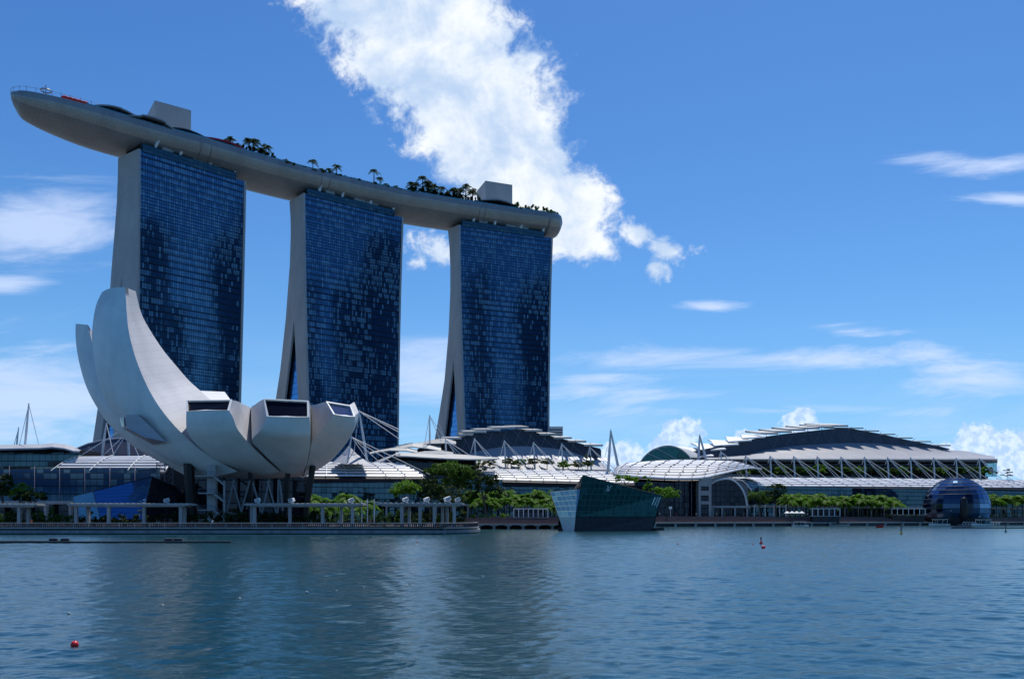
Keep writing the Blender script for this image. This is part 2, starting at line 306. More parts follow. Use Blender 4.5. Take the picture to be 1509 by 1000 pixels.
# ------------------------------------------------------------------ mesh helpers
WLOC = {}
class MB:
    def __init__(s): s.v = []; s.f = []; s.uv = []; s.mi = []; s.cur = 0
    def face(s, pts, uv=None):
        i = len(s.v); s.v += [V(p) for p in pts]; s.f.append(list(range(i, i + len(pts))))
        if uv is None: uv = s.auto(pts)
        s.uv.append(uv); s.mi.append(s.cur)
    def auto(s, pts):
        a = V(pts[0]); n = V((0, 0, 0))
        for k in range(len(pts)):
            p, r = V(pts[k]), V(pts[(k + 1) % len(pts)]); n += p.cross(r)
        if n.length < 1e-9: return [(0, 0)] * len(pts)
        n.normalize()
        if abs(n.z) > 0.95: ux, uy = V((1, 0, 0)), V((0, 1, 0))
        else: ux = V((-n.y, n.x, 0)).normalized(); uy = V((0, 0, 1)) - n * n.z; uy.normalize()
        return [(V(p).dot(ux), V(p).dot(uy)) for p in pts]
    def frame(s, o, a, b, c):
        """box from corner o with edge vectors a,b,c"""
        o, a, b, c = V(o), V(a), V(b), V(c)
        if a.cross(b).dot(c) < 0: a, b = b, a
        p = [o, o + a, o + a + b, o + b, o + c, o + a + c, o + a + b + c, o + b + c]
        for f in ((3, 2, 1, 0), (4, 5, 6, 7), (0, 1, 5, 4), (1, 2, 6, 5), (2, 3, 7, 6), (3, 0, 4, 7)): s.face([p[k] for k in f])
    def box(s, c, size, rz=0.0):
        c = V(c); rot = Matrix.Rotation(rz, 3, 'Z'); sx, sy, sz = size
        a, b_, d = rot @ V((sx, 0, 0)), rot @ V((0, sy, 0)), V((0, 0, sz))
        s.frame(c - a / 2 - b_ / 2 - d / 2, a, b_, d)
    def tube(s, pts, r, n=6, caps=True):
        pts = [V(p) for p in pts]; rr = r if isinstance(r, (list, tuple)) else [r] * len(pts)
        rings = []
        for i, p in enumerate(pts):
            t = (pts[min(i + 1, len(pts) - 1)] - pts[max(i - 1, 0)]); t.normalize()
            ref = V((0, 0, 1)) if abs(t.z) < 0.9 else V((1, 0, 0))
            a = t.cross(ref).normalized(); b_ = t.cross(a).normalized()
            rings.append([p + (a * math.cos(2 * PI * k / n) + b_ * math.sin(2 * PI * k / n)) * rr[i] for k in range(n)])
        for i in range(len(rings) - 1):
            for k in range(n):
                k2 = (k + 1) % n
                s.face([rings[i][k], rings[i + 1][k], rings[i + 1][k2], rings[i][k2]])
        if caps: s.face(rings[0]); s.face(rings[-1][::-1])
    def bar(s, p, q_, r, n=6): s.tube([p, q_], r, n)
    def prism(s, poly, vec):
        poly = [V(p) for p in poly]; vec = V(vec); top = [p + vec for p in poly]
        s.face(poly[::-1]); s.face(top)
        for i in range(len(poly)):
            j = (i + 1) % len(poly); s.face([poly[i], poly[j], top[j], top[i]])
    def slab(s, pts2, z0, z1):
        """plan polygon between two heights"""
        s.prism([V((p[0], p[1], z0)) for p in pts2], (0, 0, z1 - z0))
    def grid(s, rows, closed=False, uvs=None):
        for i in range(len(rows) - 1):
            m_ = len(rows[i]); rng = range(m_ if closed else m_ - 1)
            for k in rng:
                k2 = (k + 1) % m_
                q4 = [rows[i][k], rows[i][k2], rows[i + 1][k2], rows[i + 1][k]]
                s.face(q4, None if uvs is None else [uvs[i][k], uvs[i][k2], uvs[i + 1][k2], uvs[i + 1][k]])
    def sphere(s, c, r, nu=10, nv=6, sz=1.0):
        c = V(c); rows = []
        for i in range(nv + 1):
            th = PI * i / nv
            rows.append([c + V((r * math.sin(th) * math.cos(2 * PI * k / nu), r * math.sin(th) * math.sin(2 * PI * k / nu), r * sz * math.cos(th))) for k in range(nu)])
        s.grid(rows, True)
    def build(s, name, mats, parent=None, loc=None, smooth=False, weld=True):
        if not isinstance(mats, (list, tuple)): mats = [mats]
        if parent is not None: o = WLOC[parent.name]
        elif loc is not None: o = V(loc)
        else:
            xs = [p.x for p in s.v]; ys = [p.y for p in s.v]; zs = [p.z for p in s.v]
            o = V(((min(xs) + max(xs)) / 2, (min(ys) + max(ys)) / 2, min(zs)))
        me = bpy.data.meshes.new(name); me.from_pydata([tuple(p - o) for p in s.v], [], s.f)
        ul = me.uv_layers.new(name='UVMap'); k = 0; flat = []
        for uv_ in s.uv:
            for c in uv_: flat += [c[0], c[1]]
        ul.data.foreach_set('uv', flat)
        for m_ in mats: me.materials.append(m_)
        me.polygons.foreach_set('material_index', s.mi)
        if weld:
            bm = bmesh.new(); bm.from_mesh(me)
            bmesh.ops.remove_doubles(bm, verts=bm.verts, dist=0.0008)
            bm.to_mesh(me); bm.free()
        if smooth:
            me.polygons.foreach_set('use_smooth', [True] * len(me.polygons))
            try: me.set_sharp_from_angle(angle=R(38))
            except Exception: pass
        ob = bpy.data.objects.new(name, me); COL.objects.link(ob)
        if parent is None: ob.location = o
        else: ob.parent = parent
        WLOC[ob.name] = o
        return ob
def tag(o, label=None, cat=None, group=None, kind=None):
    if label: o['label'] = label
    if cat: o['category'] = cat
    if group: o['group'] = group
    if kind: o['kind'] = kind
    return o
def thing(name, label, cat, loc=(0, 0, 0), group=None):
    o = bpy.data.objects.new(name, None); COL.objects.link(o); o.location = loc; o.empty_display_size = 1.0
    WLOC[o.name] = V(loc)
    return tag(o, label, cat, group)
def copy_tree(o, loc=None, rz=None, scale=None, parent=None):
    c = o.copy(); COL.objects.link(c)
    if parent is not None: c.parent = parent
    if loc is not None: c.location = loc
    if rz is not None: c.rotation_euler = (0, 0, rz)
    if scale is not None: c.scale = (scale,) * 3 if not isinstance(scale, (tuple, list)) else scale
    for ch in list(o.children): copy_tree(ch, parent=c)
    return c
def structure(o): o['kind'] = 'structure'; return o
ORD = ['first', 'second', 'third', 'fourth', 'fifth', 'sixth', 'seventh', 'eighth', 'ninth', 'tenth', 'eleventh', 'twelfth', 'thirteenth', 'fourteenth',
       'fifteenth', 'sixteenth', 'seventeenth', 'eighteenth', 'nineteenth', 'twentieth', 'twenty-first', 'twenty-second', 'twenty-third', 'twenty-fourth',
       'twenty-fifth', 'twenty-sixth', 'twenty-seventh', 'twenty-eighth', 'twenty-ninth', 'thirtieth', 'thirty-first', 'thirty-second', 'thirty-third']
def lerp(a, b_, t_): return a + (b_ - a) * t_
def interp(tab, x):
    if x <= tab[0][0]: return tab[0][1]
    for (x0, y0), (x1, y1) in zip(tab, tab[1:]):
        if x <= x1: return y0 + (y1 - y0) * (x - x0) / (x1 - x0)
    return tab[-1][1]
def catmull(pts, n):
    """resample a list of Vectors to n points with a Catmull-Rom curve"""
    m_ = len(pts) - 1; out = []
    for i in range(n):
        s_ = i / (n - 1) * m_; k = min(int(s_), m_ - 1); t_ = s_ - k
        p0, p1, p2, p3 = pts[max(k - 1, 0)], pts[k], pts[k + 1], pts[min(k + 2, m_)]
        out.append(0.5 * ((2 * p1) + (p2 - p0) * t_ + (2 * p0 - 5 * p1 + 4 * p2 - p3) * t_ * t_ + (3 * p1 - p0 - 3 * p2 + p3) * t_ ** 3))
    return out

# ================================================================== setting: water, ground, quays
import numpy as np
def build_water():
    """bay water: real wave relief in the near bay, joined to flat water all around"""
    rng = np.random.default_rng(5)
    ys = [13.0]
    while ys[-1] < 300: ys.append(ys[-1] + max(0.05, ys[-1] * 0.0027))
    ys = np.array(ys); ncol = 680; ss = np.linspace(-0.92, 0.92, ncol)
    Y = np.repeat(ys[:, None], ncol, 1); Xg = Y * ss[None, :]; step = np.maximum(0.05, Y * 0.0027); Zg = np.zeros_like(Y)
    for k in range(64):
        lam = 0.30 * (2.6 / 0.30) ** (k / 63); ang = PI / 2 + rng.normal(0, 0.6) + 0.2; kx, ky = 2 * PI / lam * math.cos(ang), 2 * PI / lam * math.sin(ang)
        amp = 0.0038 * lam ** 0.85; att = np.clip((lam / step - 2.2) / 2.5, 0, 1)
        grp = 0.65 + 0.35 * np.sin(Xg * 0.045 * rng.uniform(0.5, 1.5) + Y * 0.09 * rng.uniform(0.5, 1.5) + rng.uniform(0, 6))
        Zg += amp * att * grp * np.sin(kx * Xg + ky * Y + rng.uniform(0, 2 * PI) + 0.8 * np.sin(0.13 * Xg + 0.21 * Y + k))
    fade = np.clip((300 - Y) / 60, 0, 1) * np.clip((Y - 13) / 1.5, 0, 1) * np.clip((0.92 - np.abs(Xg / Y)) / 0.04, 0, 1); Zg *= fade
    co = np.stack([Xg, Y, Zg], -1).reshape(-1, 3); nr_ = len(ys)
    idx = np.arange(nr_ * ncol).reshape(nr_, ncol); fc = np.stack([idx[:-1, :-1], idx[:-1, 1:], idx[1:, 1:], idx[1:, :-1]], -1).reshape(-1, 4)
    n0 = len(co); y0, y1 = ys[0], ys[-1]; xa, xb = 0.92 * y0, 0.92 * y1; B = 30000
    ext = np.array([[-B, -4000, 0], [B, -4000, 0], [B, y0, 0], [-B, y0, 0], [B, y1, 0], [-B, y1, 0], [B, B, 0], [-B, B, 0]], float)
    c00, c01, c10, c11 = int(idx[0, 0]), int(idx[0, -1]), int(idx[-1, 0]), int(idx[-1, -1])
    ef = np.array([[n0, n0 + 1, n0 + 2, n0 + 3], [c01, n0 + 2, n0 + 4, c11], [n0 + 3, c00, c10, n0 + 5], [n0 + 5, n0 + 4, n0 + 6, n0 + 7]])
    co = np.concatenate([co, ext]); fc = np.concatenate([fc, ef])
    me = bpy.data.meshes.new('bay_water'); me.vertices.add(len(co)); me.vertices.foreach_set('co', co.ravel().astype(np.float32))
    me.loops.add(fc.size); me.loops.foreach_set('vertex_index', fc.ravel().astype(np.int32)); me.polygons.add(len(fc))
    me.polygons.foreach_set('loop_start', np.arange(0, fc.size, 4, dtype=np.int32)); me.polygons.foreach_set('loop_total', np.full(len(fc), 4, np.int32))
    me.polygons.foreach_set('use_smooth', np.ones(len(fc), bool)); me.update(calc_edges=True); me.materials.append(M['water'])
    o = bpy.data.objects.new('bay_water', me); COL.objects.link(o); structure(o)
build_water()
LANDZ, UPZ = 1.5, 5.1
shore = [(-9000, 232), (G(600, 232).x, 232), (G(660, 262).x, 262), (G(690, 300).x, 300), (G(838, 310).x, 310), (G(868, 392).x, 392), (G(965, 404).x, 404),
         (G(1250, 455).x, 455), (G(1509, 530).x, 530), (G(1800, 640).x, 640), (6000, 2000), (25000, 25000), (-25000, 25000)]
mb = MB(); mb.slab(shore, -3.0, LANDZ); structure(mb.build('ground', M['ground']))
up = [(G(700, 352).x, 352), (G(845, 372).x, 372), (G(866, 402).x, 402), (G(965, 412).x, 412), (G(1250, 464).x, 464), (G(1509, 540).x, 540), (G(1800, 650).x, 650), (5000, 2000), (5000, 9000), (-60, 9000)]
mb = MB(); mb.slab(up, 0.5, UPZ); structure(mb.build('upper_promenade', M['ground']))

# museum promontory quay: bluish concrete skirt, ledge, deck
def arc_pts(pts, n=24): return [(p.x, p.y) for p in catmull([V((a, b_, 0)) for a, b_ in pts], n)]
edge = [(-600, 191), (-200, 191), (-110, 191), (G(600, 191).x, 191), (G(655, 193).x, 193), (G(690, 200).x, 200), (G(706, 214).x, 214), (G(706, 236).x, 236), (G(700, 262).x, 262)]
edge = arc_pts(edge, 60)
def inset(e, d):
    out = []
    for i, (x, y) in enumerate(e):
        a = V((*e[max(i - 1, 0)], 0)); b_ = V((*e[min(i + 1, len(e) - 1)], 0)); t_ = (b_ - a).normalized()
        n_ = V((-t_.y, t_.x, 0)); out.append((x + n_.x * d, y + n_.y * d))
    return out
def quay_slab(name, e, z0, z1, mat_, back=300, parent=None):
    m_ = MB(); m_.slab(list(e) + [(e[-1][0], back), (-600, back)], z0, z1); return m_.build(name, mat_, parent)
e2 = inset(edge, 1.2); e3 = inset(edge, 2.6)
structure(quay_slab('quay_wall', edge, 0.25, 0.95, M['quay']))
structure(quay_slab('quay_footing', inset(edge, 0.9), -2.5, 0.246, M['quaydark']))  # dark colour paints the shade of the gap at the waterline
structure(quay_slab('quay_recess', inset(edge, 0.8), 0.954, 1.35, M['quaydark']))  # dark colour paints the shade in the gap under the ledge
structure(quay_slab('quay_ledge', inset(edge, 0.3), 1.354, 1.62, M['conc']))
structure(quay_slab('promenade_deck', inset(edge, 1.2), 1.624, 1.75, M['timber']))
# railing along the quay
ed = inset(edge, 0.6)
rl = thing('quay_railing', 'long low metal railing with mesh along the museum promenade edge', 'railing', (-80, 191.6, 1.62))
mb = MB(); mb.tube([(x, y, 2.68) for x, y in ed], 0.06, 5); mb.build('handrail', M['conc'], rl)
mb = MB()
for i in range(len(ed) - 1):
    (x0, y0), (x1, y1) = ed[i], ed[i + 1]
    for z_ in (1.8, 2.0, 2.2, 2.4): mb.bar((x0, y0, z_), (x1, y1, z_), 0.035, 4)
    n_ = max(1, int(math.hypot(x1 - x0, y1 - y0) / 0.45))
    for k in range(n_):
        f_ = k / n_; mb.box((lerp(x0, x1, f_), lerp(y0, y1, f_), 2.12), (0.27, 0.05, 1.0))
mb.build('mesh_infill', M['timber'], rl)
dist = 0
for i in range(len(ed) - 1):
    (x0, y0), (x1, y1) = ed[i], ed[i + 1]; L = math.hypot(x1 - x0, y1 - y0)
    while dist < L:
        f_ = dist / L; xx = lerp(x0, x1, f_)
        if xx > -128:
            mb = MB(); mb.box((xx, lerp(y0, y1, f_) - 0.08, 2.18), (0.1, 0.1, 1.08)); mb.build('post', M['conc'], rl)
        dist += 3.6
    dist -= L

# timber boardwalk between the museum quay and the glass pavilion
BW0, BW1 = 292, 322
def boardwalk():
    x0, x1 = G(655, BW0).x, G(838, BW0).x
    a = MB(); a.slab([(x0, BW0), (x1, BW0 + 2), (x1 + 3, 348), (x0 - 6, 348)], 1.55, 1.9); structure(a.build('boardwalk', M['timber']))
    for k in range(5):
        a = MB(); a.box(((x0 + x1) / 2 + 2, 306 + k * 5, 1.9 + 0.32 * (k + 0.5) + 0.004), (x1 - x0 - 4, 5.02, 0.32 * (k + 1)))
        structure(a.build('promenade_step', M['step']))
    a = MB(); a.box(((x0 + x1) / 2, BW0 - 0.25, 1.7), (x1 - x0, 0.4, 0.45)); structure(a.build('boardwalk_edge', M['conc']))
    for k in range(9):
        xx = lerp(x0 + 2, x1 - 0.6, k / 8)
        a = MB(); a.box((xx, BW0 + 0.5, 0.0), (0.9, 0.9, 3.08)); a.box((xx, BW0 + 0.5, 1.3), (2.4, 1.0, 0.3))
        tag(a.build('pile', M['conc']), f'concrete pile under the boardwalk, {ORD[k]} from the museum quay', 'pile', 'piles under the timber boardwalk')
boardwalk()
# right-hand waterfront: low deck, brown steps, raised promenade
rs = [(965, 392), (1110, 416), (1250, 442), (1380, 478), (1509, 518), (1640, 560)]
rp = [G(a, b_) for a, b_ in rs]
def strip(name, off0, off1, z0, z1, mat_):
    a = MB()
    f_ = [(p.x, p.y + off0) for p in rp]; bk = [(p.x + 4, p.y + off1) for p in rp][::-1]
    a.slab(f_ + bk, z0, z1); structure(a.build(name, mat_))
strip('waterfront_deck', 0, 16, 1.5, 2.0, M['conc'])
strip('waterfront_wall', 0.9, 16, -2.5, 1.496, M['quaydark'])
for k in range(6): strip('promenade_step', 7.5 + k * 1.5, 22, 2.004 + k * 0.5, 2.5 + k * 0.5, M['step'])
pk = 0
for i in range(len(rp) - 1):
    for k in range(5):
        p = rp[i].lerp(rp[i + 1], k / 5)
        a = MB(); a.box((p.x, p.y + 0.25, 0.2), (1.1, 1.2, 2.5)); a.box((p.x, p.y - 0.45, 1.7), (0.7, 0.25, 0.8))
        tag(a.build('pile', M['conc']), f'pale concrete pile under the right waterfront deck, {ORD[pk]} to the right of the glass pavilion', 'pile', 'piles under the right waterfront deck'); pk += 1

# ================================================================== hotel towers
def tower(label, L0, R0, e, left_outline, apex, slit, edge_bot, right_bot, ztop_scr):
    """L0,R0 = (px,py) of the top glass corners; e = direction of the end wall going back"""
    dL, dR = L0[2], R0[2]
    C = P(*L0); D = P(*R0); e = V((e[0], e[1], 0)).normalized(); fdir = V((D.x - C.x, D.y - C.y, 0))
    def tz(px, py):
        k = (px - CX) / F; t_ = (k * C.y - C.x) / (e.x - k * e.y); d = C.y + t_ * e.y
        return t_, CAMH + (HY - py) / F * d
    root = thing('hotel_tower', label, 'tower', (C.x + fdir.x / 2, C.y + fdir.y / 2, LANDZ))
    W = fdir.length; fu = fdir / W
    z0 = LANDZ
    # profile of the end wall in (t, z)
    tb, zb = tz(edge_bot[0], edge_bot[1]); tb0 = tb * (C.z - z0) / (C.z - zb)
    lo = [tz(*p) for p in left_outline]
    a, b_ = lo[-2], lo[-1]; lo.append((b_[0] + (b_[0] - a[0]) * (z0 - b_[1]) / (b_[1] - a[1]), z0))
    sa = tz(*apex); sl = tz(*slit[0]); sr = tz(*slit[1])
    def ext(p): return (sa[0] + (p[0] - sa[0]) * (z0 - sa[1]) / (p[1] - sa[1]), z0)
    slb, srb = ext(sl), ext(sr)
    pt = lambda tt, zz, s_=0.0: V((C.x + e.x * tt + fu.x * s_, C.y + e.y * tt + fu.y * s_, zz))
    fm = [(0, C.z)]
    for k in range(1, 9): fm.append((tb0 * (k / 8) ** 1.5, lerp(C.z, z0, k / 8)))
    prof = fm + [srb, sa, slb] + lo[::-1]
    def W_at(z_):                                                    # facade narrows a little towards the foot
        f_ = (C.z - z_) / (C.z - z0)
        tt = interp([(0, 0.0)] + [((C.z - z) / (C.z - z0), t_) for t_, z in fm[1:]], f_)
        base = pt(tt, z_); px_r = lerp(R0[0], right_bot, f_); k = (px_r - CX) / F
        s_ = (k * base.y - base.x) / (fu.x - k * fu.y); return s_, tt
    wbot = W_at(z0)[0]
    # near end wall (1.1 m thick slab), one solid per leg seen as one folded wall
    mb = MB(); mb.prism([pt(tt, zz, 0.0) for tt, zz in prof], fu * 1.1); mb.build('end_wall', M['wall'], root)
    mb = MB()
    far = []
    for tt, zz in prof:
        s_ = lerp(wbot, W, (zz - z0) / (C.z - z0)); far.append(pt(tt, zz, s_ - 1.1))
    mb.prism(far, fu * 1.1); mb.build('far_end_wall', M['wall'], root)
    # glass front, slightly behind the wall edge
    mb = MB(); rows, uvs = [], []
    for k in range(9):
        zz = lerp(z0, C.z, k / 8); s_, tt = W_at(zz); rows.append([pt(tt + 0.35, zz, 1.104), pt(tt + 0.35, zz, s_ - 1.104)]); uvs.append([(0, zz), (W, zz)])
    mb.grid(rows, uvs=uvs); mb.build('glass_facade', M['towerglass'], root, smooth=True)
    # horizontal refuge-floor recess and vertical fins: real ledges
    mb = MB()
    for f_ in [i / 54 for i in range(1, 54)]:
        zz = lerp(z0, C.z, f_); s_, tt = W_at(zz); mb.frame(pt(tt + 0.34, zz, 1.2), fu * (s_ - 2.4), -e * 0.26, V((0, 0, 0.16)))
    mb.build('floor_ledges', M['dark'], root, weld=False)
    # back facade (garden side), sloped legs
    mb = MB(); rows = []
    for tt, zz in lo: s_ = lerp(wbot, W, (zz - z0) / (C.z - z0)); rows.append([pt(tt - 0.35, zz, 1.104), pt(tt - 0.35, zz, s_ - 1.104)])
    mb.grid(rows); mb.build('rear_facade', M['atrium'], root)
    # glass inside the slit between the legs
    mb = MB(); s_in = 2.2
    mb.face([pt(srb[0], z0, s_in), pt(slb[0], z0, s_in), pt(sa[0], sa[1], s_in)])
    mb.build('atrium_glass', M['atrium'], root)
    mb = MB(); t_b = lo[0][0]
    mb.prism([pt(0.4, C.z - 0.3, 1.1), pt(0.4, C.z - 0.3, W - 1.1), pt(t_b - 0.4, lo[0][1] - 0.3, W - 1.1), pt(t_b - 0.4, lo[0][1] - 0.3, 1.1)], (0, 0, 0.25)); mb.build('roof', M['conc'], root)
    # glass screen and plant room above the roof line
    mb = MB(); uvs = [[(0, 0), (W, 0)], [(0, 5), (W, 5)]]
    mb.grid([[pt(-0.1, C.z - 0.9, W * 0.035), pt(-0.1, C.z - 0.9, W * 0.90)], [pt(-0.1, C.z + ztop_scr, W * 0.035), pt(-0.1, C.z + ztop_scr, W * 0.90)]], uvs=uvs)
    mb.build('crown_screen', M['screen'], root)
    mb = MB()
    mb.frame(pt(3.2, C.z - 0.04, W * 0.05), fu * W * 0.86, e * 12, V((0, 0, 9.0))); mb.build('plant_room', M['black'], root)
    for f_ in (0.16, 0.38, 0.66, 0.90):
        mb = MB(); mb.tube([pt(2.2, C.z - 0.05, W * f_), pt(0.5, C.z + 4.6, W * f_ - 0.2), pt(-1.2, C.z + 7.2, W * f_ + 0.4)], [0.85, 0.8, 0.55], 8); mb.build('roof_strut', M['white'], root, smooth=True)
    for f_ in (0.22, 0.5, 0.62):
        mb = MB(); mb.frame(pt(0.9, C.z - 0.05, W * f_), fu * (4 + 6 * f_), e * 2.0, V((0, 0, 5.4))); mb.build('plant_cabinet', M['conc'], root)
    return root, pt, W_at, W
T1 = tower('nearest glass hotel tower, leftmost, behind the tallest petal of the lotus building', (204, 219, 411), (363, 268, 451), (-.85, .53),
           [(174, 233), (173.5, 262), (172, 300), (168.5, 345), (164, 400), (159, 470), (150, 560), (137, 648)], (180, 403), [(147, 660), (166, 660)], (199, 660), 350, 3.2)
T2 = tower('middle glass hotel tower with a tall slit opening in its pale end wall', (447, 284, 466), (595, 320, 504), (-.66, .75),
           [(426.5, 297), (428, 320), (428.5, 345), (427, 390), (421, 470), (413, 545), (406, 590), (396, 650)], (433, 472), [(419, 592), (439.5, 592)], (456, 640), 587, 3.2)
T3 = tower('farthest glass hotel tower, rightmost, rising behind the stepped theatre roof', (676, 331, 516), (815, 347, 540), (-.5, .87),
           [(660, 338), (662, 360), (663.5, 390), (663.5, 430), (661, 490), (655, 560), (648, 605), (641, 645)], (668, 531), [(655, 641), (674.5, 641)], (685.5, 640), 810, 3.2)

# ================================================================== rooftop park (ship hull on the towers)
near = [(-236.5, 385.5), (-235.5, 382.5), (-232.5, 381), (-226.6, 380.8), (-214, 387), (-198, 399), (-178, 416), (-162, 427.5), (-142, 444.5), (-117, 463.5), (-83, 485.8), (-56, 500), (-23, 514.5), (5, 525.5), (22, 531.5), (28.5, 534.5), (32.5, 539.5), (34, 549)]
farr = [(-236.9, 386.2), (-238.0, 388.5), (-239.0, 391.5), (-239.5, 399), (-234, 411), (-223, 426), (-204, 443), (-186, 457), (-165, 474), (-138, 494.5), (-102, 518.5), (-73, 534), (-36.7, 550), (-6.4, 561), (12, 567), (20.5, 568), (29, 563), (33.5, 553)]
NS = 150
nr = catmull([V((*p, 0)) for p in near], NS); fr = catmull([V((*p, 0)) for p in farr], NS)
ZR = 203.6
park = thing('rooftop_park', 'long ship shaped rooftop park lying across the three hotel towers', 'rooftop park', (-100, 470, 190))
length = [0.0]
for i in range(1, NS): length.append(length[-1] + ((nr[i] + fr[i]) / 2 - (nr[i - 1] + fr[i - 1]) / 2).length)
rows, uvs = [], []
for i in range(NS):
    A, B = nr[i], fr[i]; hw = (B - A).length / 2; mid = (A + B) / 2; hv = (A - B) / 2
    dep = 7.9 * min(1, (hw / 19)) ** 0.95
    row, ru = [], []; gl = 0; last = None
    for k in range(25):
        th = PI * k / 24; c_, s_ = math.cos(th), math.sin(th)
        cc = math.copysign(abs(c_) ** 0.86, c_)
        z_ = ZR - 2.6 * min(1, hw / 11) - dep * (s_ ** 1.05)
        p = mid + hv * cc * (1.0 if k not in (0, 24) else 1.0) + V((0, 0, z_))
        if last is not None: gl += (p - last).length
        last = p; row.append(p); ru.append((length[i], gl))
    rows.append(row); uvs.append(ru)
mb = MB()
for k0, k1, mi_ in ((0, 5, 1), (5, 19, 0), (19, 24, 1)):  # lit tone on the upper side rows, shaded tone underneath
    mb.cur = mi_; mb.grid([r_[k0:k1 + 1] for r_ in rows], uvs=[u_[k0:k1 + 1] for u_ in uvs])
mb.cur = 0; mb.face(rows[-1][::-1]); mb.build('hull', [M['hull'], M['hull_lit']], park, smooth=True)
mb = MB()
for side, (E, sgn) in enumerate(((nr, 1), (fr, -1))):
    r0, r1, r2, uu = [], [], [], []
    for i in range(NS):
        mid = (nr[i] + fr[i]) / 2; out = (E[i] - mid); hw = out.length; out = out / max(hw, 1e-6)
        h0 = 2.6 * min(1, hw / 11)
        r0.append(E[i] + out * 0.02 + V((0, 0, ZR - h0))); r1.append(E[i] + out * 0.25 + V((0, 0, ZR))); r2.append(E[i] - out * min(0.5, hw) + V((0, 0, ZR)))
    L_ = [[(length[i], 0), (length[i], 2.4), (length[i], 2.9)] for i in range(NS)]
    mb.grid([[r0[i], r1[i], r2[i]] for i in range(NS)], uvs=L_)
mb.build('parapet', M['parapet'], park, smooth=True)
mb = MB(); mb.grid([[nr[i].lerp(fr[i], 0.012) + V((0, 0, ZR - 0.9)), nr[i].lerp(fr[i], 0.988) + V((0, 0, ZR - 0.9))] for i in range(NS)]); mb.build('deck', M['conc'], park)
# movement joints round the hull
for fpos in (0.408, 0.425, 0.545, 0.553, 0.71, 0.718, 0.835, 0.842):
    i = int(fpos * NS); mb = MB(); mb.tube([p + V((0, 0, -0.06)) for p in rows[i]], 0.16, 5); mb.build('joint', M['rail'], park)
# balustrade: glass panels on the rim, taller round the bow
def rimp(i, side=0, ins=0.6):
    E = nr if side == 0 else fr; mid = (nr[i] + fr[i]) / 2; o_ = (E[i] - mid); L_ = o_.length; return E[i] - o_ / max(L_, 1e-6) * min(ins, L_)
bow = [rimp(i, 1) for i in range(46, -1, -1)] + [rimp(i, 0) for i in range(0, 48)]
mb = MB(); mb.tube([p + V((0, 0, ZR + 2.3)) for p in bow], 0.07, 4)
acc = 0
for i in range(1, len(bow)):
    acc += (bow[i] - bow[i - 1]).length
    if acc > 2.6: acc = 0; mb.bar(bow[i] + V((0, 0, ZR - 0.2)), bow[i] + V((0, 0, ZR + 2.7)), 0.09, 4)
mb.build('bow_railing', M['rail'], park)
mb = MB()
mb.grid([[rimp(i) + V((0, 0, ZR - 0.1)), rimp(i) + V((0, 0, ZR + 1.1))] for i in range(40, NS - 3)], uvs=[[(length[i], 0), (length[i], 1.2)] for i in range(40, NS - 3)])
mb.build('glass_balustrade', M['paleglass'], park)
# ring mast near the bow
def deckpt(px, py_hint, fr_=0.5):
    """deck point whose picture column is px, a fraction of the way across the deck"""
    best = min(range(NS), key=lambda i: abs(CX + F * (nr[i].lerp(fr[i], fr_).x) / nr[i].lerp(fr[i], fr_).y - px))
    p = nr[best].lerp(fr[best], fr_); return V((p.x, p.y, ZR - 0.9)), best
p, _ = deckpt(67, 0, 0.2)
mst = thing('ring_mast', 'thin dark mast with a flat ring standing on the pointed bow deck', 'mast', p)
mb = MB(); mb.bar(p, p + V((0, 0, 7.8)), 0.18, 6); mb.build('pole', M['rail'], mst)
mb = MB(); mb.tube([p + V((2.2 * math.cos(a_ * PI / 12), 2.2 * math.sin(a_ * PI / 12), 5.2)) for a_ in range(25)], 0.3, 5); mb.build('ring', M['rail'], mst)
# two concrete lift-core blocks
def core(px0, pxm, px1, ptop, fr_, lab):
    p, i = deckpt((pxm + px1) / 2, 0, fr_); t_ = (nr[min(i + 3, NS - 1)] - nr[i - 3]); t_.z = 0; t_.normalize(); n_ = V((-t_.y, t_.x, 0))
    c = P(pxm, ptop, p.y - 4); k = (px1 - CX) / F; s_ = (k * c.y - c.x) / (t_.x - k * t_.y)
    k = (px0 - CX) / F; b_ = (k * c.y - c.x) / (n_.x - k * n_.y)
    mb = MB(); mb.frame(V((c.x, c.y, ZR - 0.88)), t_ * s_, n_ * b_, V((0, 0, c.z - ZR + 0.88)))
    root = mb.build('lift_core', M['wall']); tag(root, lab, 'lift core')
    for f_ in (0.55, 0.62, 0.93):
        a = MB(); o_ = c + t_ * s_ * f_ + n_ * b_ * 0.3; a.tube([o_, o_ + V((0, 0, 1.0)), o_ + V((0, 0, 1.7))], [0.25, 0.22, 0.06], 5); a.build('roof_fitting', M['dark'], root)
    a = MB(); a.frame(c + V((0, 0, 0.003)), t_ * s_, n_ * 0.5, V((0, 0, 0.35))); a.frame(c + V((0, 0, 0.003)) + n_ * 0.504, t_ * 0.5, n_ * (b_ - 0.51), V((0, 0, 0.35))); a.build('coping', M['conc'], root)
    return root
core(210, 228, 281.5, 149, 0.62, 'grey windowless block on the rooftop park above the nearest tower')
core(703, 715.5, 755, 267, 0.6, 'grey windowless block on the rooftop park above the farthest tower')
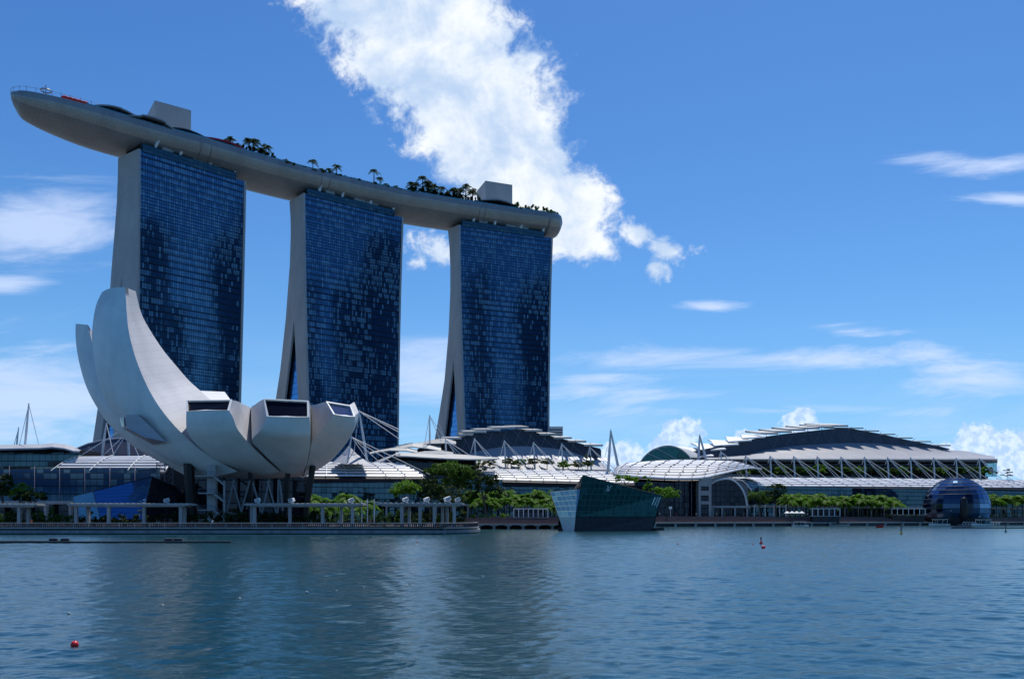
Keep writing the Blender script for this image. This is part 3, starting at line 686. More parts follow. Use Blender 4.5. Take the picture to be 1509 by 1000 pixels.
# pavilion roofs and bars along the deck
def shell(name, label, cat, pts, wid, h, fr_, mat_, thick=0.7):
    """low curved roof following the rim; pts are picture columns"""
    ids = []
    for k in range(13): ids.append(deckpt(lerp(pts[0], pts[1], k / 12), 0, fr_)[0])
    rows_ = []
    for k, p_ in enumerate(ids):
        a = ids[min(k + 1, 12)] - ids[max(k - 1, 0)]; a.z = 0; a.normalize(); n_ = V((-a.y, a.x, 0)); hh_ = h[0] + (h[1] - h[0]) * math.sin(PI * k / 12) ** 0.8
        rows_.append([p_ + n_ * (j / 4 - 0.5) * wid * (0.35 + 0.65 * math.sin(PI * (k + 0.6) / 13.2)) + V((0, 0, hh_ * (1 - 0.25 * abs(j / 2 - 1)))) for j in range(5)])
    root = thing(name, label, cat, tuple(ids[6]))
    a = MB(); a.grid(rows_); a.grid([[q_ - V((0, 0, thick)) for q_ in r_][::-1] for r_ in rows_])
    for c_ in (0, 4): a.grid([[r_[c_], r_[c_] - V((0, 0, thick))] for r_ in rows_])
    a.build('roof', mat_, root)
    for k in range(1, 12, 2):
        a = MB(); a.bar(ids[k], rows_[k][2] - V((0, 0, thick * 0.5)), 0.22, 5); a.build('post', M['dark'], root)
    a = MB(); a.grid([[i_ + V((0, 0, 0.2)), r_[2] - V((0, 0, thick))] for i_, r_ in zip(ids, rows_)]); a.build('glass_wall', M['darkglass'], root)
    return root
shell('deck_pavilion', 'dark curved pavilion roof on the rooftop park left of the first concrete block', 'pavilion', (126, 212), 14, (1.0, 5.6), 0.17, M['slate'])
shell('deck_pavilion', 'grey curved pavilion roof beside the first concrete block on the rooftop park', 'pavilion', (182, 262), 14, (1.2, 5.0), 0.12, M['slate'])
shell('deck_pavilion', 'long dark bar canopy on the rooftop park right of the first concrete block', 'pavilion', (236, 312), 9, (1.8, 4.6), 0.13, M['dark'])
shell('deck_pavilion', 'long dark red canopy on the rooftop park before the palm cluster', 'pavilion', (286, 374), 8, (2.0, 4.2), 0.10, M['redcloth'], 0.9)
shell('deck_pavilion', 'low dark restaurant roof under the second concrete block', 'pavilion', (690, 768), 16, (2.4, 7.0), 0.2, M['slate'])
shell('deck_pavilion', 'slim flat canopy on the middle of the rooftop park', 'pavilion', (505, 545), 6, (1.0, 3.0), 0.1, M['navy'])
# red parasols near the bow
pr0 = None
for k, (px, lab) in enumerate(((98, 'red parasol on the bow deck, nearest the ring mast'), (104, 'red parasol on the bow deck, second from the ring mast'), (112, 'red parasol on the bow deck, middle one of five'),
                               (117, 'red parasol on the bow deck, second from the dark curved pavilion'), (123, 'red parasol on the bow deck, nearest the dark curved pavilion'))):
    p, _ = deckpt(px, 0, 0.07)
    if pr0 is None:
        pr0 = thing('parasol', lab, 'parasol', tuple(p), 'red parasols on the bow deck')
        a = MB(); a.bar(p, p + V((0, 0, 3.2)), 0.07, 5); a.build('pole', M['white'], pr0)
        a = MB(); rows_ = [[p + V((r_ * math.cos(j * PI / 4), r_ * math.sin(j * PI / 4), z_)) for j in range(8)] for r_, z_ in ((0.05, 3.5), (1.0, 3.1), (1.9, 2.5), (1.85, 2.42), (0.9, 2.95), (0.05, 3.35))]
        a.grid(rows_, True); a.build('canopy', M['redcloth'], pr0)
    else:
        c = copy_tree(pr0, p, k * 0.7); c['label'] = lab

# ================================================================== lotus-shaped museum
mus = thing('lotus_museum', 'pale lotus shaped museum with upturned finger petals beside the water', 'museum', (PX(365, 240), 240, LANDZ))
def petal(OL, OR, IR, IL, window=None, bulge=1.2, n=26, wmat=None, name='petal', smat=None):
    smat = smat or M['petalside']
    c = [catmull([P(*p) for p in e_], n) for e_ in (OL, OR, IR, IL)]
    skin, side = MB(), MB()
    rows_, uvs = [], []; L_ = 0
    for i in range(n):
        a, b_ = c[0][i], c[1][i]; ax = (b_ - a)
        tan = (c[0][min(i + 1, n - 1)] + c[1][min(i + 1, n - 1)] - c[0][max(i - 1, 0)] - c[1][max(i - 1, 0)]); nn = ax.cross(tan); nn.normalize()
        inn = (c[2][i] + c[3][i]) / 2 - (a + b_) / 2
        if nn.dot(inn) > 0: nn = -nn
        if i: L_ += ((a + b_) / 2 - pm).length
        pm = (a + b_) / 2
        rows_.append([a.lerp(b_, j / 8) + nn * bulge * (ax.length / 12) * 4 * (j / 8) * (1 - j / 8) for j in range(9)]); uvs.append([(j / 8 * ax.length, L_) for j in range(9)])
    skin.grid(rows_, uvs=uvs)
    root = skin.build(name, M['petal'], mus, smooth=True)
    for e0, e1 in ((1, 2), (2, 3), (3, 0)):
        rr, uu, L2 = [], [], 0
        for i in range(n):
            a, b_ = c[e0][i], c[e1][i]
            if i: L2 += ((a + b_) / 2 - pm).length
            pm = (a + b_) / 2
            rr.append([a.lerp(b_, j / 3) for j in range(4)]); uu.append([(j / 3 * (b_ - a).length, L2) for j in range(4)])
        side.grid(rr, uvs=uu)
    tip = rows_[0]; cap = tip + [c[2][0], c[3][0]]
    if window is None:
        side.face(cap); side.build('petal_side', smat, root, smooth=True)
    else:
        side.build('petal_side', smat, root, smooth=True)
        cen = sum(cap, V()) / len(cap); nrm = (c[1][0] - c[0][0]).cross(c[2][0] - c[1][0]).normalized()
        if nrm.dot(cen - (c[0][4] + c[2][4]) / 2) < 0: nrm = -nrm
        inner = []
        for p_ in cap: d_ = p_ - cen; inner.append(cen + d_ * (1 - 0.52 / d_.length))
        fr_ = MB()
        for i in range(len(cap)):
            j = (i + 1) % len(cap)
            o1, o2, i1, i2 = cap[i] + nrm * 0.25, cap[j] + nrm * 0.25, inner[i] + nrm * 0.25, inner[j] + nrm * 0.25
            fr_.face([o1, o2, i2, i1]); fr_.face([cap[i], cap[j], o2, o1]); fr_.face([i1, i2, inner[j] - nrm * 1.0, inner[i] - nrm * 1.0])
        fr_.build('window_frame', M['white'], root)
        g_ = MB(); g_.face([p_ - nrm * 0.25 for p_ in inner]); g_.build('window', wmat or M['window'], root)
    return root
petal([(149.8, 431, 238), (142, 448, 236), (137.6, 470, 235), (135.4, 496, 234), (137.6, 521.6, 233), (143, 555, 232), (155, 589, 231), (172, 616, 231), (198, 644, 231), (240, 674, 231), (290, 697, 232)],
      [(184.6, 423, 232), (187, 464, 228), (190, 489.6, 226), (197, 518, 224), (206, 544, 223), (217.6, 570, 222), (230, 592, 221), (246, 614, 220.5), (268, 638, 220), (304, 669, 221), (350, 694, 223)],
      [(200, 429, 246), (208, 461, 246), (221, 486, 246), (240, 515, 246), (259, 538, 246), (278, 560, 246), (298, 578, 246), (315, 594, 246), (330, 615, 246), (345, 650, 244), (365, 692, 238)],
      [(172, 430, 254), (166, 458, 254), (166, 500, 254), (175, 530, 254), (190, 555, 254), (215, 580, 254), (240, 602, 254), (265, 625, 254), (290, 645, 250), (310, 672, 245), (335, 697, 238)], bulge=0.9)
petal([(111.4, 477, 262), (111.4, 496, 260), (113.6, 518, 258), (118.4, 541, 256), (124.8, 563, 254), (132.8, 582, 252), (144, 601.6, 250), (156.8, 620.8, 248), (172.8, 637, 246), (205, 663, 243), (272, 699.5, 238)],
      [(129.5, 478.5, 256), (137, 510, 253), (142, 540, 250), (149, 566, 247), (160, 589, 244), (172, 610, 241), (186, 625, 239), (202, 640, 237), (219, 655, 236), (249, 676, 235), (304, 703, 234)],
      [(140, 494, 270), (147, 520, 270), (153, 545, 269), (160, 566, 268), (170, 585, 266), (182, 605, 263), (195, 620, 260), (210, 635, 256), (228, 650, 250), (255, 675, 244), (304, 702, 238)],
      [(124, 488, 274), (124, 515, 273), (128, 541, 272), (136, 562, 271), (146, 582, 269), (158, 600, 266), (172, 618, 262), (186, 634, 258), (205, 650, 252), (235, 675, 246), (285, 701, 240)], bulge=0.35)
petal([(274.6, 607, 212), (274.3, 620, 212), (276, 636, 213), (288, 653, 215), (310, 672, 218), (336, 685, 221), (372, 697, 226)],
      [(338, 605.5, 209), (343, 614, 209), (349, 630, 210), (356, 640, 211.5), (366, 652, 214), (386, 672, 218), (412, 694.5, 225)],
      [(342.4, 589.4, 213), (350, 591, 220), (358, 595, 228), (369.6, 601, 236), (378, 615, 240), (392, 645, 238), (412, 690, 230)],
      [(275.2, 590.4, 216), (283, 592, 223), (292, 596, 231), (303, 602, 239), (320, 616, 243), (345, 650, 241), (380, 695, 232)], window=True, bulge=0.8)
petal([(393, 614, 206), (389, 625, 206.3), (381, 637, 208), (371, 649, 213), (383, 663, 216.5), (399, 679, 220), (417, 695.5, 225)],
      [(456, 615, 206), (457, 626, 207), (457.5, 640, 208), (457.5, 652, 211), (456, 664, 214), (453, 680, 219), (447, 696, 225)],
      [(455, 591, 210), (456, 592, 218), (457, 595, 227), (457.6, 598.5, 236), (456, 612, 240), (452, 645, 238), (446, 690, 230)],
      [(388.8, 588, 210), (384, 590, 217), (377, 595, 226), (369.6, 601, 236), (375, 615, 240), (390, 645, 238), (415, 690, 230)], window=True, bulge=0.8)
petal([(491, 611, 214), (484, 620, 214.5), (474, 633, 216), (464, 644, 218), (458, 657, 220), (455, 675, 223), (449, 696, 227)],
      [(523, 614.5, 220), (521, 630, 221), (512, 648, 223), (499, 665, 225.5), (482, 681, 228), (463, 693, 230), (445, 702, 232)],
      [(516, 598, 224), (512, 600, 230), (505, 604, 237), (495, 610, 243), (485, 625, 245), (470, 655, 243), (450, 698, 236)],
      [(480, 592, 218), (475, 593, 223), (467, 595.5, 230), (457.6, 598.5, 237), (457, 612, 240), (454, 645, 238), (448, 690, 232)], window=True, bulge=0.8, wmat=M['sidewindow'])
petal([(520, 613, 232), (519, 628, 232), (511, 645, 232), (498, 662, 233), (481, 680, 234), (462, 692, 235), (444, 702, 236)],
      [(528.5, 607, 240), (525, 626, 240), (514, 647, 240), (502, 663, 240), (487, 679, 239), (468, 692, 238), (446, 704, 237)],
      [(522, 592, 246), (515, 600, 247), (505, 606, 248), (495, 615, 248), (480, 630, 247), (465, 660, 244), (448, 700, 239)],
      [(514, 597, 240), (508, 601, 243), (500, 606, 246), (490, 613, 246), (478, 630, 245), (463, 660, 243), (446, 700, 238)], bulge=0.3)
petal([(297, 580, 292), (303, 590, 281), (309, 600, 270), (316, 615, 258)], [(329, 581, 294), (336, 592, 282), (342, 602, 270), (350, 618, 258)],
      [(331, 577, 284), (339, 588, 274), (345, 598, 264), (352, 615, 254)], [(293.5, 575.5, 282), (303, 586, 272), (310, 596, 264), (318, 612, 254)], bulge=0.3, smat=M['white'])  # back petal: whiter sides paint in the brightness of its sunlit face
# bowl bottom where the petals meet
mb = MB(); cb = P(368, 690, 237); rows_ = []
for i in range(9):
    th = PI / 2 * i / 8
    rows_.append([cb + V((19.5 * math.cos(th) * math.cos(a_ * PI / 20), 10.5 * math.cos(th) * math.sin(a_ * PI / 20), -3.3 * math.sin(th))) for a_ in range(40)])
mb.grid(rows_, True); mb.face(rows_[0]); mb.build('bowl', M['petal'], mus, smooth=True)
# skylight box on the tallest petal
a, b_, c_, d_ = P(185, 611, 218.5), P(186.6, 630, 218.5), P(177, 613.8, 223), P(181, 631, 223)
m1, m2, ee, k1 = P(204, 611.5, 220), P(214, 644, 218.5), P(245, 651, 221), P(221, 627, 220.5)
mb = MB(); mb.face([a, m1, k1, ee, m2, b_]); mb.face([c_, a, b_, d_]); mb.face([b_, m2, ee, P(225, 655, 225), d_]); mb.face([c_, P(200, 608, 230), m1, a])
box_ = mb.build('skylight_box', M['petalside'], mus)
mb = MB(); q4 = [c_, a, b_, d_]; cen = sum(q4, V()) / 4; nn = (a - c_).cross(d_ - c_).normalized()
if nn.y > 0: nn = -nn
ins = [cen + (p_ - cen) * 0.74 + nn * 0.35 for p_ in q4]; mb.face(ins); mb.build('window', M['greenwindow'], box_)
# supports below the bowl
def colm(px0, py0, px1, py1, d0, d1, r_, mat_, name='column'):
    m_ = MB(); m_.tube([P(px0, py0, d0), P(px1, py1, d1)], r_, 8); return m_.build(name, mat_, mus, smooth=True)
for x0, y0, x1, y1, r_ in ((369, 688, 369, 765, .62), (425, 686, 420, 765, .75), (461, 686, 449, 765, .85), (278, 682, 283, 765, 1.5)): colm(x0, y0, x1, y1, 226, 228, r_, M['black'], 'dark_column')
for x0, y0, x1, y1 in ((345, 706, 333, 760), (344.5, 714, 356, 756), (368, 708, 355, 756), (373, 712, 385.5, 757), (397, 706, 386, 757), (394, 708, 407, 755), (410.5, 706, 409, 757), (412, 708, 417, 752)):
    colm(x0, y0, x1, y1, 224.5, 224.5, .27, M['greysteel'], 'brace_column')
# dark glazed lobby under the bowl
mb = MB(); rows_ = []
for zz in (LANDZ, PZ(702, 240)):
    rows_.append([V((PX(362, 240) + 17.5 * math.cos(a_ * PI / 16), 243 + 10 * math.sin(a_ * PI / 16), zz)) for a_ in range(32)])
mb.grid(rows_, True, uvs=[[(a_ * 2.6, z_) for a_ in range(32)] for z_ in (0, 14)]); mb.build('lobby_glass', M['darkglass'], mus)
mb = MB(); mb.box((PX(330, 246), 262, 7.5), (34, 18, 12)); mb.build('service_block', M['black'], mus)
# zig-zag stair tower
st_ = thing('stair_tower', 'pale blue grey zigzag outdoor stair hanging below the lotus museum', 'staircase', (PX(310, 219), 219, LANDZ))
D_ = 219
mb = MB(); mb.frame(P(305, 768, D_ + 1.5), V((PX(317.5, D_) - PX(305, D_), 0, 0)), V((0, 1.6, 0)), V((0, 0, PZ(684, D_) - PZ(768, D_)))); mb.build('core_wall', M['conc'], st_)
for k, (ya, yb) in enumerate(((700, 713.5), (725.5, 738.5), (750.5, 762))):
    mb = MB(); mb.frame(P(291.5, ya, D_ - 1.2), V((PX(315, D_) - PX(291.5, D_), 0, 0)), V((0, 2.6, 0)), V((0, 0, -0.28))); mb.build('landing', M['conc'], st_)
    mb = MB(); p0, p1 = P(314.5, ya, D_ - 1.2), P(330.5, yb, D_ - 1.2)
    mb.frame(p0, p1 - p0, V((0, 1.3, 0)), V((0, 0, -0.45)))
    for j in range(8): c_ = p0.lerp(p1, (j + 0.5) / 8); mb.frame(c_ + V((-0.15, 0.1, 0)), V((0.3, 0, 0)), V((0, 1.1, 0)), V((0, 0, 0.12)))
    mb.build('flight', M['conc'], st_, weld=False)
    mb = MB()
    for j in range(12): c_ = P(lerp(291.8, 314.5, j / 11), ya, D_ - 1.15); mb.bar(c_, c_ + V((0, 0, 1.1)), 0.03, 4)
    for j in range(9): c_ = p0.lerp(p1, j / 8); mb.bar(c_, c_ + V((0, 0, 1.1)), 0.03, 4)
    mb.tube([P(291.8, ya, D_ - 1.15) + V((0, 0, 1.1)), p0 + V((0, 0.05, 1.1)), p1 + V((0, 0.05, 1.1))], 0.06, 5)
    mb.build('balustrade', M['rail'], st_, weld=False)
mb = MB(); mb.bar(P(330.5, 708, D_ - 0.5), P(330.5, 768, D_ - 0.5), 0.3, 8); mb.build('post', M['conc'], st_)
# blue glass entrance wedge
wd = thing('entrance_wedge', 'slanted blue glass entrance wedge below the left side of the lotus museum', 'glass pavilion', (PX(170, 222), 222, LANDZ))
a, b_, c_, d_ = P(106, 731, 232), P(224, 702, 236), P(210, 764, 214), P(117, 764, 216)
t1, t2 = P(137, 723.5, 233), P(148, 764, 215.4)
mb = MB(); mb.face([d_, t2, t1, a]); mb.build('pale_panel', M['paleglass'], wd)
mb = MB(); mb.face([t2, c_, b_, t1]); mb.build('blue_panel', M['blueglass'], wd)
mb = MB(); mb.face([c_, P(276, 764, 226), P(274, 723, 238), b_]); mb.build('dark_panel', M['darkglass'], wd)
mb = MB(); mb.tube([d_, a, b_, c_], 0.16, 5); mb.bar(b_, P(274, 723, 238), 0.16, 5); mb.bar(t1, t2, 0.1, 5); mb.build('edge_frame', M['dark'], wd)
# lattice scaffold behind the wedge
sf = thing('lattice_tower', 'blue grey steel lattice tower between wedge and lotus museum', 'scaffold', (PX(243, 240), 240, LANDZ))
mb = MB()
for px in (231, 243, 255):
    for dd in (238, 243): mb.bar(P(px, 768, dd), P(px, 681, dd), 0.14, 4)
for k in range(9):
    y0 = 684 + k * 9
    for dd in (238, 243):
        mb.bar(P(231, y0, dd), P(255, y0, dd), 0.1, 4); mb.bar(P(231, y0, dd), P(243, y0 + 9, dd), 0.07, 4); mb.bar(P(255, y0, dd), P(243, y0 + 9, dd), 0.07, 4)
mb.build('lattice', M['rail'], sf, weld=False)

# ================================================================== concrete pergolas and floodlights on the museum promenade
def pergola(lab, px0, px1, ptop, cols, d=201, rear=()):
    root = thing('pergola', lab, 'pergola', (PX((px0 + px1) / 2, d), d, 1.75), 'flat concrete pergolas on the museum promenade')
    zt = PZ(ptop, d); x0, x1 = PX(px0, d), PX(px1, d)
    mb = MB(); mb.box(((x0 + x1) / 2, d + 1.4, zt - 0.35), (x1 - x0, 5.2, 0.42)); mb.box(((x0 + x1) / 2, d + 1.4, zt - 0.74), (x1 - x0 - 2.4, 4.2, 0.34))
    n_ = int((x1 - x0) / 1.3)
    for k in range(n_): mb.box((lerp(x0 + 0.6, x1 - 0.6, k / max(1, n_ - 1)), d + 1.4, zt - 0.06), (0.28, 5.3, 0.15))
    mb.build('canopy', M['conc'], root, weld=False)
    for px in cols:
        mb = MB(); mb.box((PX(px, d), d, (zt - 0.92 + 1.74) / 2), (0.72, 0.7, zt - 0.92 - 1.74)); mb.build('column', M['conc'], root)
    for px in rear:
        mb = MB(); mb.box((PX(px, d + 3.2), d + 3.2, (zt - 0.92 + 1.74) / 2), (0.7, 0.7, zt - 0.92 - 1.74)); mb.build('column', M['conc'], root)
    return root
pergola('flat concrete pergola at the far left edge under the leafy trees', -60, 59, 741.5, (-30, 28.5), rear=(42,))
pergola('flat concrete pergola in front of the blue glass wedge', 103, 281, 741, (112.5, 160.5, 212.5, 266.5), rear=(130, 272))
pergola('flat concrete pergola under the right half of the lotus museum', 362, 536, 741, (375.5, 427.5, 475.5, 519.5), rear=(371, 503))
pergola('flat concrete pergola with clustered columns nearest the boardwalk', 555, 683, 740, (592, 619, 640, 669.5), rear=(603, 652, 659))
fl0 = None
FL = ((247, 741, 0.5, 'white floodlight box on the pergola before the blue glass wedge'), (381, 741, 0.0, 'white floodlight box near the left end of the pergola under the lotus museum'),
      (431, 741, -0.3, 'white floodlight box at the middle of the pergola under the lotus museum'), (519, 741, 0.5, 'white floodlight box at the right end of the pergola under the lotus museum'),
      (599, 740, 0.6, 'white floodlight box above the leftmost column of the clustered pergola'), (630, 740, 0.7, 'white floodlight box between two others on the clustered pergola'),
      (661, 740, 0.55, 'large white floodlight box near the right end of the clustered pergola'), (676, 740, 0.2, 'white floodlight box at the extreme right end of the clustered pergola'))
for px, py, rz, lab in FL:
    loc = G(px, 201.5, PZ(py, 201) + 0.03)
    if fl0 is None:
        fl0 = thing('floodlight', lab, 'floodlight', (0, 0, 0), 'white floodlight boxes on the pergolas')
        a = MB(); a.box((0, 0, 0.1), (0.7, 0.5, 0.2)); a.box((-0.32, 0, 0.5), (0.08, 0.3, 0.8)); a.box((0.32, 0, 0.5), (0.08, 0.3, 0.8)); a.build('bracket', M['steel'], fl0)
        a = MB(); tl = Matrix.Rotation(-0.35, 3, 'Y'); o_ = V((-0.75, -0.55, 0.42))
        a.frame(tl @ o_, tl @ V((1.5, 0, 0)), tl @ V((0, 1.1, 0)), tl @ V((0, 0, 0.95))); hb = a.build('housing', M['white'], fl0)
        a = MB(); a.frame(tl @ (o_ + V((0.18, -0.05, 0.16))), tl @ V((1.14, 0, 0)), tl @ V((0, 0.048, 0)), tl @ V((0, 0, 0.63))); a.build('lens', M['conc'], hb)
        fl0.location = loc; fl0.rotation_euler = (0, 0, rz); fl0.scale = (0.86,) * 3
    else:
        c = copy_tree(fl0, loc, rz, 1.0 if 'large' in lab else 0.86); c['label'] = lab
# clusters of slim white posts by the pergolas
for px, h_, lab in ((533, 737, 'slim white lamp post between two pergolas, left one'), (541.5, 735, 'slim white lamp post between two pergolas, middle pair'), (551.5, 735, 'slim white lamp post between two pergolas, right one')):
    a = MB(); d = 204; a.bar(P(px, 769, d), P(px, h_, d), 0.13, 6); root = thing('lamp_post', lab, 'lamp post', tuple(P(px, 769, d)), 'slim white lamp posts between the pergolas')
    a.build('pole', M['steel'], root)
    a = MB(); a.frame(P(px, h_ + 4.5, d - 0.1), V((0.95, 0, 0)), V((0, 0.2, 0)), V((0, 0, 0.14))); a.build('lamp_arm', M['steel'], root)

# ================================================================== shopping arcade, theatres, expo hall
def louvre(root, TL, TR, BL, BR, bulge, n, ribs, skin=M['slat'], fill=0.32, name='louvre_roof', u0=0.0, u1=1.0, skew=0.0, deck=True):
    """slatted vault between a back edge and a front edge"""
    TL, TR, BL, BR = V(TL), V(TR), V(BL), V(BR)
    def S(u_, v_): return TL.lerp(TR, u_).lerp(BL.lerp(BR, u_), v_) + V((0, 0, bulge * 4 * (0.25 + 0.75 * v_ * 0 + (v_ * (1 - v_)) - 0.25)))
    m_ = 14; mb = MB()
    for k in range(n):
        v0, v1 = (k + 0.5 - fill / 2) / n, (k + 0.5 + fill / 2) / n
        top0 = [S(j / m_, v0) + V((0, 0, 0.22)) for j in range(m_ + 1)]; top1 = [S(j / m_, v1) + V((0, 0, 0.05)) for j in range(m_ + 1)]
        mb.grid([top0, top1]); mb.grid([[p_ - V((0, 0, 0.2)) for p_ in top1], [p_ - V((0, 0, 0.2)) for p_ in top0]]); mb.grid([top1, [p_ - V((0, 0, 0.2)) for p_ in top1]])
    mb.build(name, skin, root, weld=False)
    if deck:
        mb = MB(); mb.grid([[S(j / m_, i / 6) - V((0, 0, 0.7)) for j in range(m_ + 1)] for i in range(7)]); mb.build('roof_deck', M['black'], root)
    for k in range(ribs):
        u_ = k / (ribs - 1)
        mb = MB(); mb.tube([S(min(1, max(0, u_ + skew * (i / 8 - 0.5))), i / 8) + V((0, 0, 0.42)) for i in range(9)], 0.17, 5); mb.build('rib', M['white'], root)
    return S
def facade(root, a, b_, z0, z1, mat_, name='glass_wall', lean=0.0):
    a, b_ = V(a), V(b_); n_ = V((-(b_ - a).y, (b_ - a).x, 0)).normalized(); L_ = (b_ - a).length; mb = MB()
    mb.grid([[V((a.x, a.y, z0)), V((b_.x, b_.y, z0))], [V((a.x, a.y, z1)) - n_ * lean, V((b_.x, b_.y, z1)) - n_ * lean]], uvs=[[(0, z0), (L_, z0)], [(0, z1), (L_, z1)]])
    return mb.build(name, mat_, root)
def band(root, a, b_, z0, z1, out, mat_, name):
    a, b_ = V((a[0], a[1], z0)), V((b_[0], b_[1], z0)); n_ = V((-(b_ - a).y, (b_ - a).x, 0)).normalized()
    mb = MB(); mb.frame(a - n_ * out, b_ - a, n_ * (out - 0.02), V((0, 0, z1 - z0))); return mb.build(name, mat_, root)
def columns(root, a, b_, z0, z1, n, r_, mat_, out=1.2):
    a, b_ = V((a[0], a[1], 0)), V((b_[0], b_[1], 0)); n_ = V((-(b_ - a).y, (b_ - a).x, 0)).normalized()
    for k in range(n):
        p_ = a.lerp(b_, (k + 0.5) / n) - n_ * out
        mb = MB(); mb.tube([(p_.x, p_.y, z0), (p_.x, p_.y, z1)], r_, 7); mb.build('column', mat_, root, smooth=True)
MASTG = 'white cable masts over the waterfront roofs'
def mast(lab, base, top, feet, stays=(), r_=0.42, group=MASTG, cat='mast'):
    root = thing('cable_mast', lab, cat, tuple(base), group)
    mb = MB(); mb.tube([base, base.lerp(top, 0.5), top], [r_, r_ * 1.15, r_ * 0.6], 8); mb.build('pole', M['steel'], root, smooth=True)
    for f_ in feet: mb = MB(); mb.bar(top - V((0, 0, 0.5)), f_, 0.15, 4); mb.build('cable', M['steel'], root)
    for f_ in stays: mb = MB(); mb.bar(top - V((0, 0, 0.3)), f_, 0.26, 5); mb.build('strut', M['steel'], root)
    return root

# ---- left arcade (behind the museum, at the left edge)
la = thing('shopping_arcade', 'left glass vaulted arcade with striped white louvre roof, behind the blue wedge', 'shopping arcade', (PX(100, 300), 300, LANDZ))
rows_, uvs = [], []
for i in range(9):
    th = PI / 2 * i / 8; dd = 292 + 13 * (1 - math.cos(th)); zz = PZ(740, 292) + (PZ(684, 296) - PZ(740, 292)) * math.sin(th)
    rows_.append([V((PX(lerp(-60, 236, j / 16), dd), dd, zz)) for j in range(17)]); uvs.append([(PX(lerp(-60, 236, j / 16), 292), i * 2.3) for j in range(17)])
mb = MB(); mb.grid(rows_, uvs=uvs); mb.build('glass_vault', M['arcglass'], la, smooth=True)
for k in range(2, 16, 2):
    mb = MB(); mb.tube([r_[k] + V((0, -0.12, 0.08)) for r_ in rows_], 0.13, 5); mb.build('rib', M['rail'], la)
band(la, (PX(-60, 290), 290), (PX(236, 290), 290), PZ(742.5, 290), PZ(738, 290), 2.4, M['conc'], 'ledge')
facade(la, (PX(-60, 293), 293), (PX(300, 293), 293), LANDZ, PZ(741, 293), M['darkglass'], 'lower_glass')
columns(la, (PX(-20, 291), 291), (PX(235, 291), 291), LANDZ, PZ(742.5, 290), 7, 0.9, M['conc'])
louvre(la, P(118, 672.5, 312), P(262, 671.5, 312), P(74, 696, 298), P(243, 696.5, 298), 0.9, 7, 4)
facade(la, (PX(70, 305), 305), (PX(245, 305), 305), PZ(700, 300), PZ(680, 305), M['darkglass'], 'clerestory')
lb = thing('shopping_wing', 'flat roofed dark glass building at the left edge with thin curved white canopy', 'building', (PX(40, 318), 318, LANDZ))
facade(lb, (PX(-80, 314), 314), (PX(119, 314), 314), PZ(690, 314), PZ(660, 314), M['arcglass'], 'glass_wall')
mb = MB()
tops = [(-80, 656), (-20, 655.5), (30, 654.5), (62, 654), (80, 652.5), (98, 654.5), (112, 658.5), (120, 663)]
r0 = [P(x, y, 316 + 2) for x, y in tops]; r1 = [P(x - 3, y + (5.5 if i < 7 else 1.2), 306) for i, (x, y) in enumerate(tops)]; r2 = [p_ - V((0, 0, 0.6)) for p_ in r1]; r3 = [P(x, y, 340) for x, y in tops]
mb.grid([r3, r0, r1, r2, [p_ - V((0, 0, 1.2)) for p_ in r0]]); mb.build('canopy', M['fabric'], lb)
for x in (34, 74): mb = MB(); mb.bar(P(x - 6, 653.8, 318), P(x + 5, 660.5, 306), 0.14, 4); mb.build('canopy_rib', M['conc'], lb)
mb = MB(); mb.frame(V((PX(-80, 320), 320, 1)), V((PX(120, 320) - PX(-80, 320), 0, 0)), V((0, 22, 0)), V((0, 0, PZ(662, 320) - 1))); mb.build('body', M['dark'], lb)
# small theatre roof behind it
lt = thing('theatre_roof', 'dark shallow curved roof between the left arcade and the nearest tower', 'roof', (PX(170, 345), 345, 20))
mb = MB(); arc = [(95, 672), (112, 661), (130, 653.5), (150, 648.5), (175, 645.5), (205, 645), (240, 650), (275, 662), (290, 672)]
mb.grid([[P(x, y, 360) for x, y in arc], [P(x, y + 0.6, 346) for x, y in arc], [P(x, 680, 338) for x, y in arc]]); mb.build('roof_shell', M['navy'], lt)
mb = MB(); mb.tube([P(x, y, 346) for x, y in arc], 0.35, 5); mb.build('edge_beam', M['fabric'], lt)
mb = MB(); mb.frame(G(95, 346, 2), V((PX(290, 346) - PX(95, 346), 0, 0)), V((0, 10, 0)), V((0, 0, PZ(673, 346) - 2))); mb.build('body', M['dark'], lt)
mast('tall white raked mast with two stays at far left, behind the flat roof', P(36.5, 660, 335), P(42.5, 594, 335), [P(28, 658, 335), P(57, 654, 330)])
mast('shorter thin mast left of the raked mast at far left', P(24, 660, 345), P(27.5, 629, 345), [P(20, 658, 345)], r_=0.3)
mast('white raked mast with cables under the leftmost petal of the lotus museum', P(150, 673, 322), P(157, 622, 322), [P(168, 673, 318)], [])
mast('white vertical mast fanning cables under the tallest petal of the lotus museum', P(190, 673, 322), P(188.5, 634, 322), [P(150, 673, 316), P(165, 673, 316), P(205, 673, 316)])
tag(None or (lambda m_: (m_.tube([P(74, 696, 297.5), P(110, 676.5, 312), P(178, 634, 322)], 0.2, 5), m_.build('stay_cable', M['steel']))[1])(MB()), 'long white stay rising from the left louvre end to the masts under the lotus museum', 'cable')
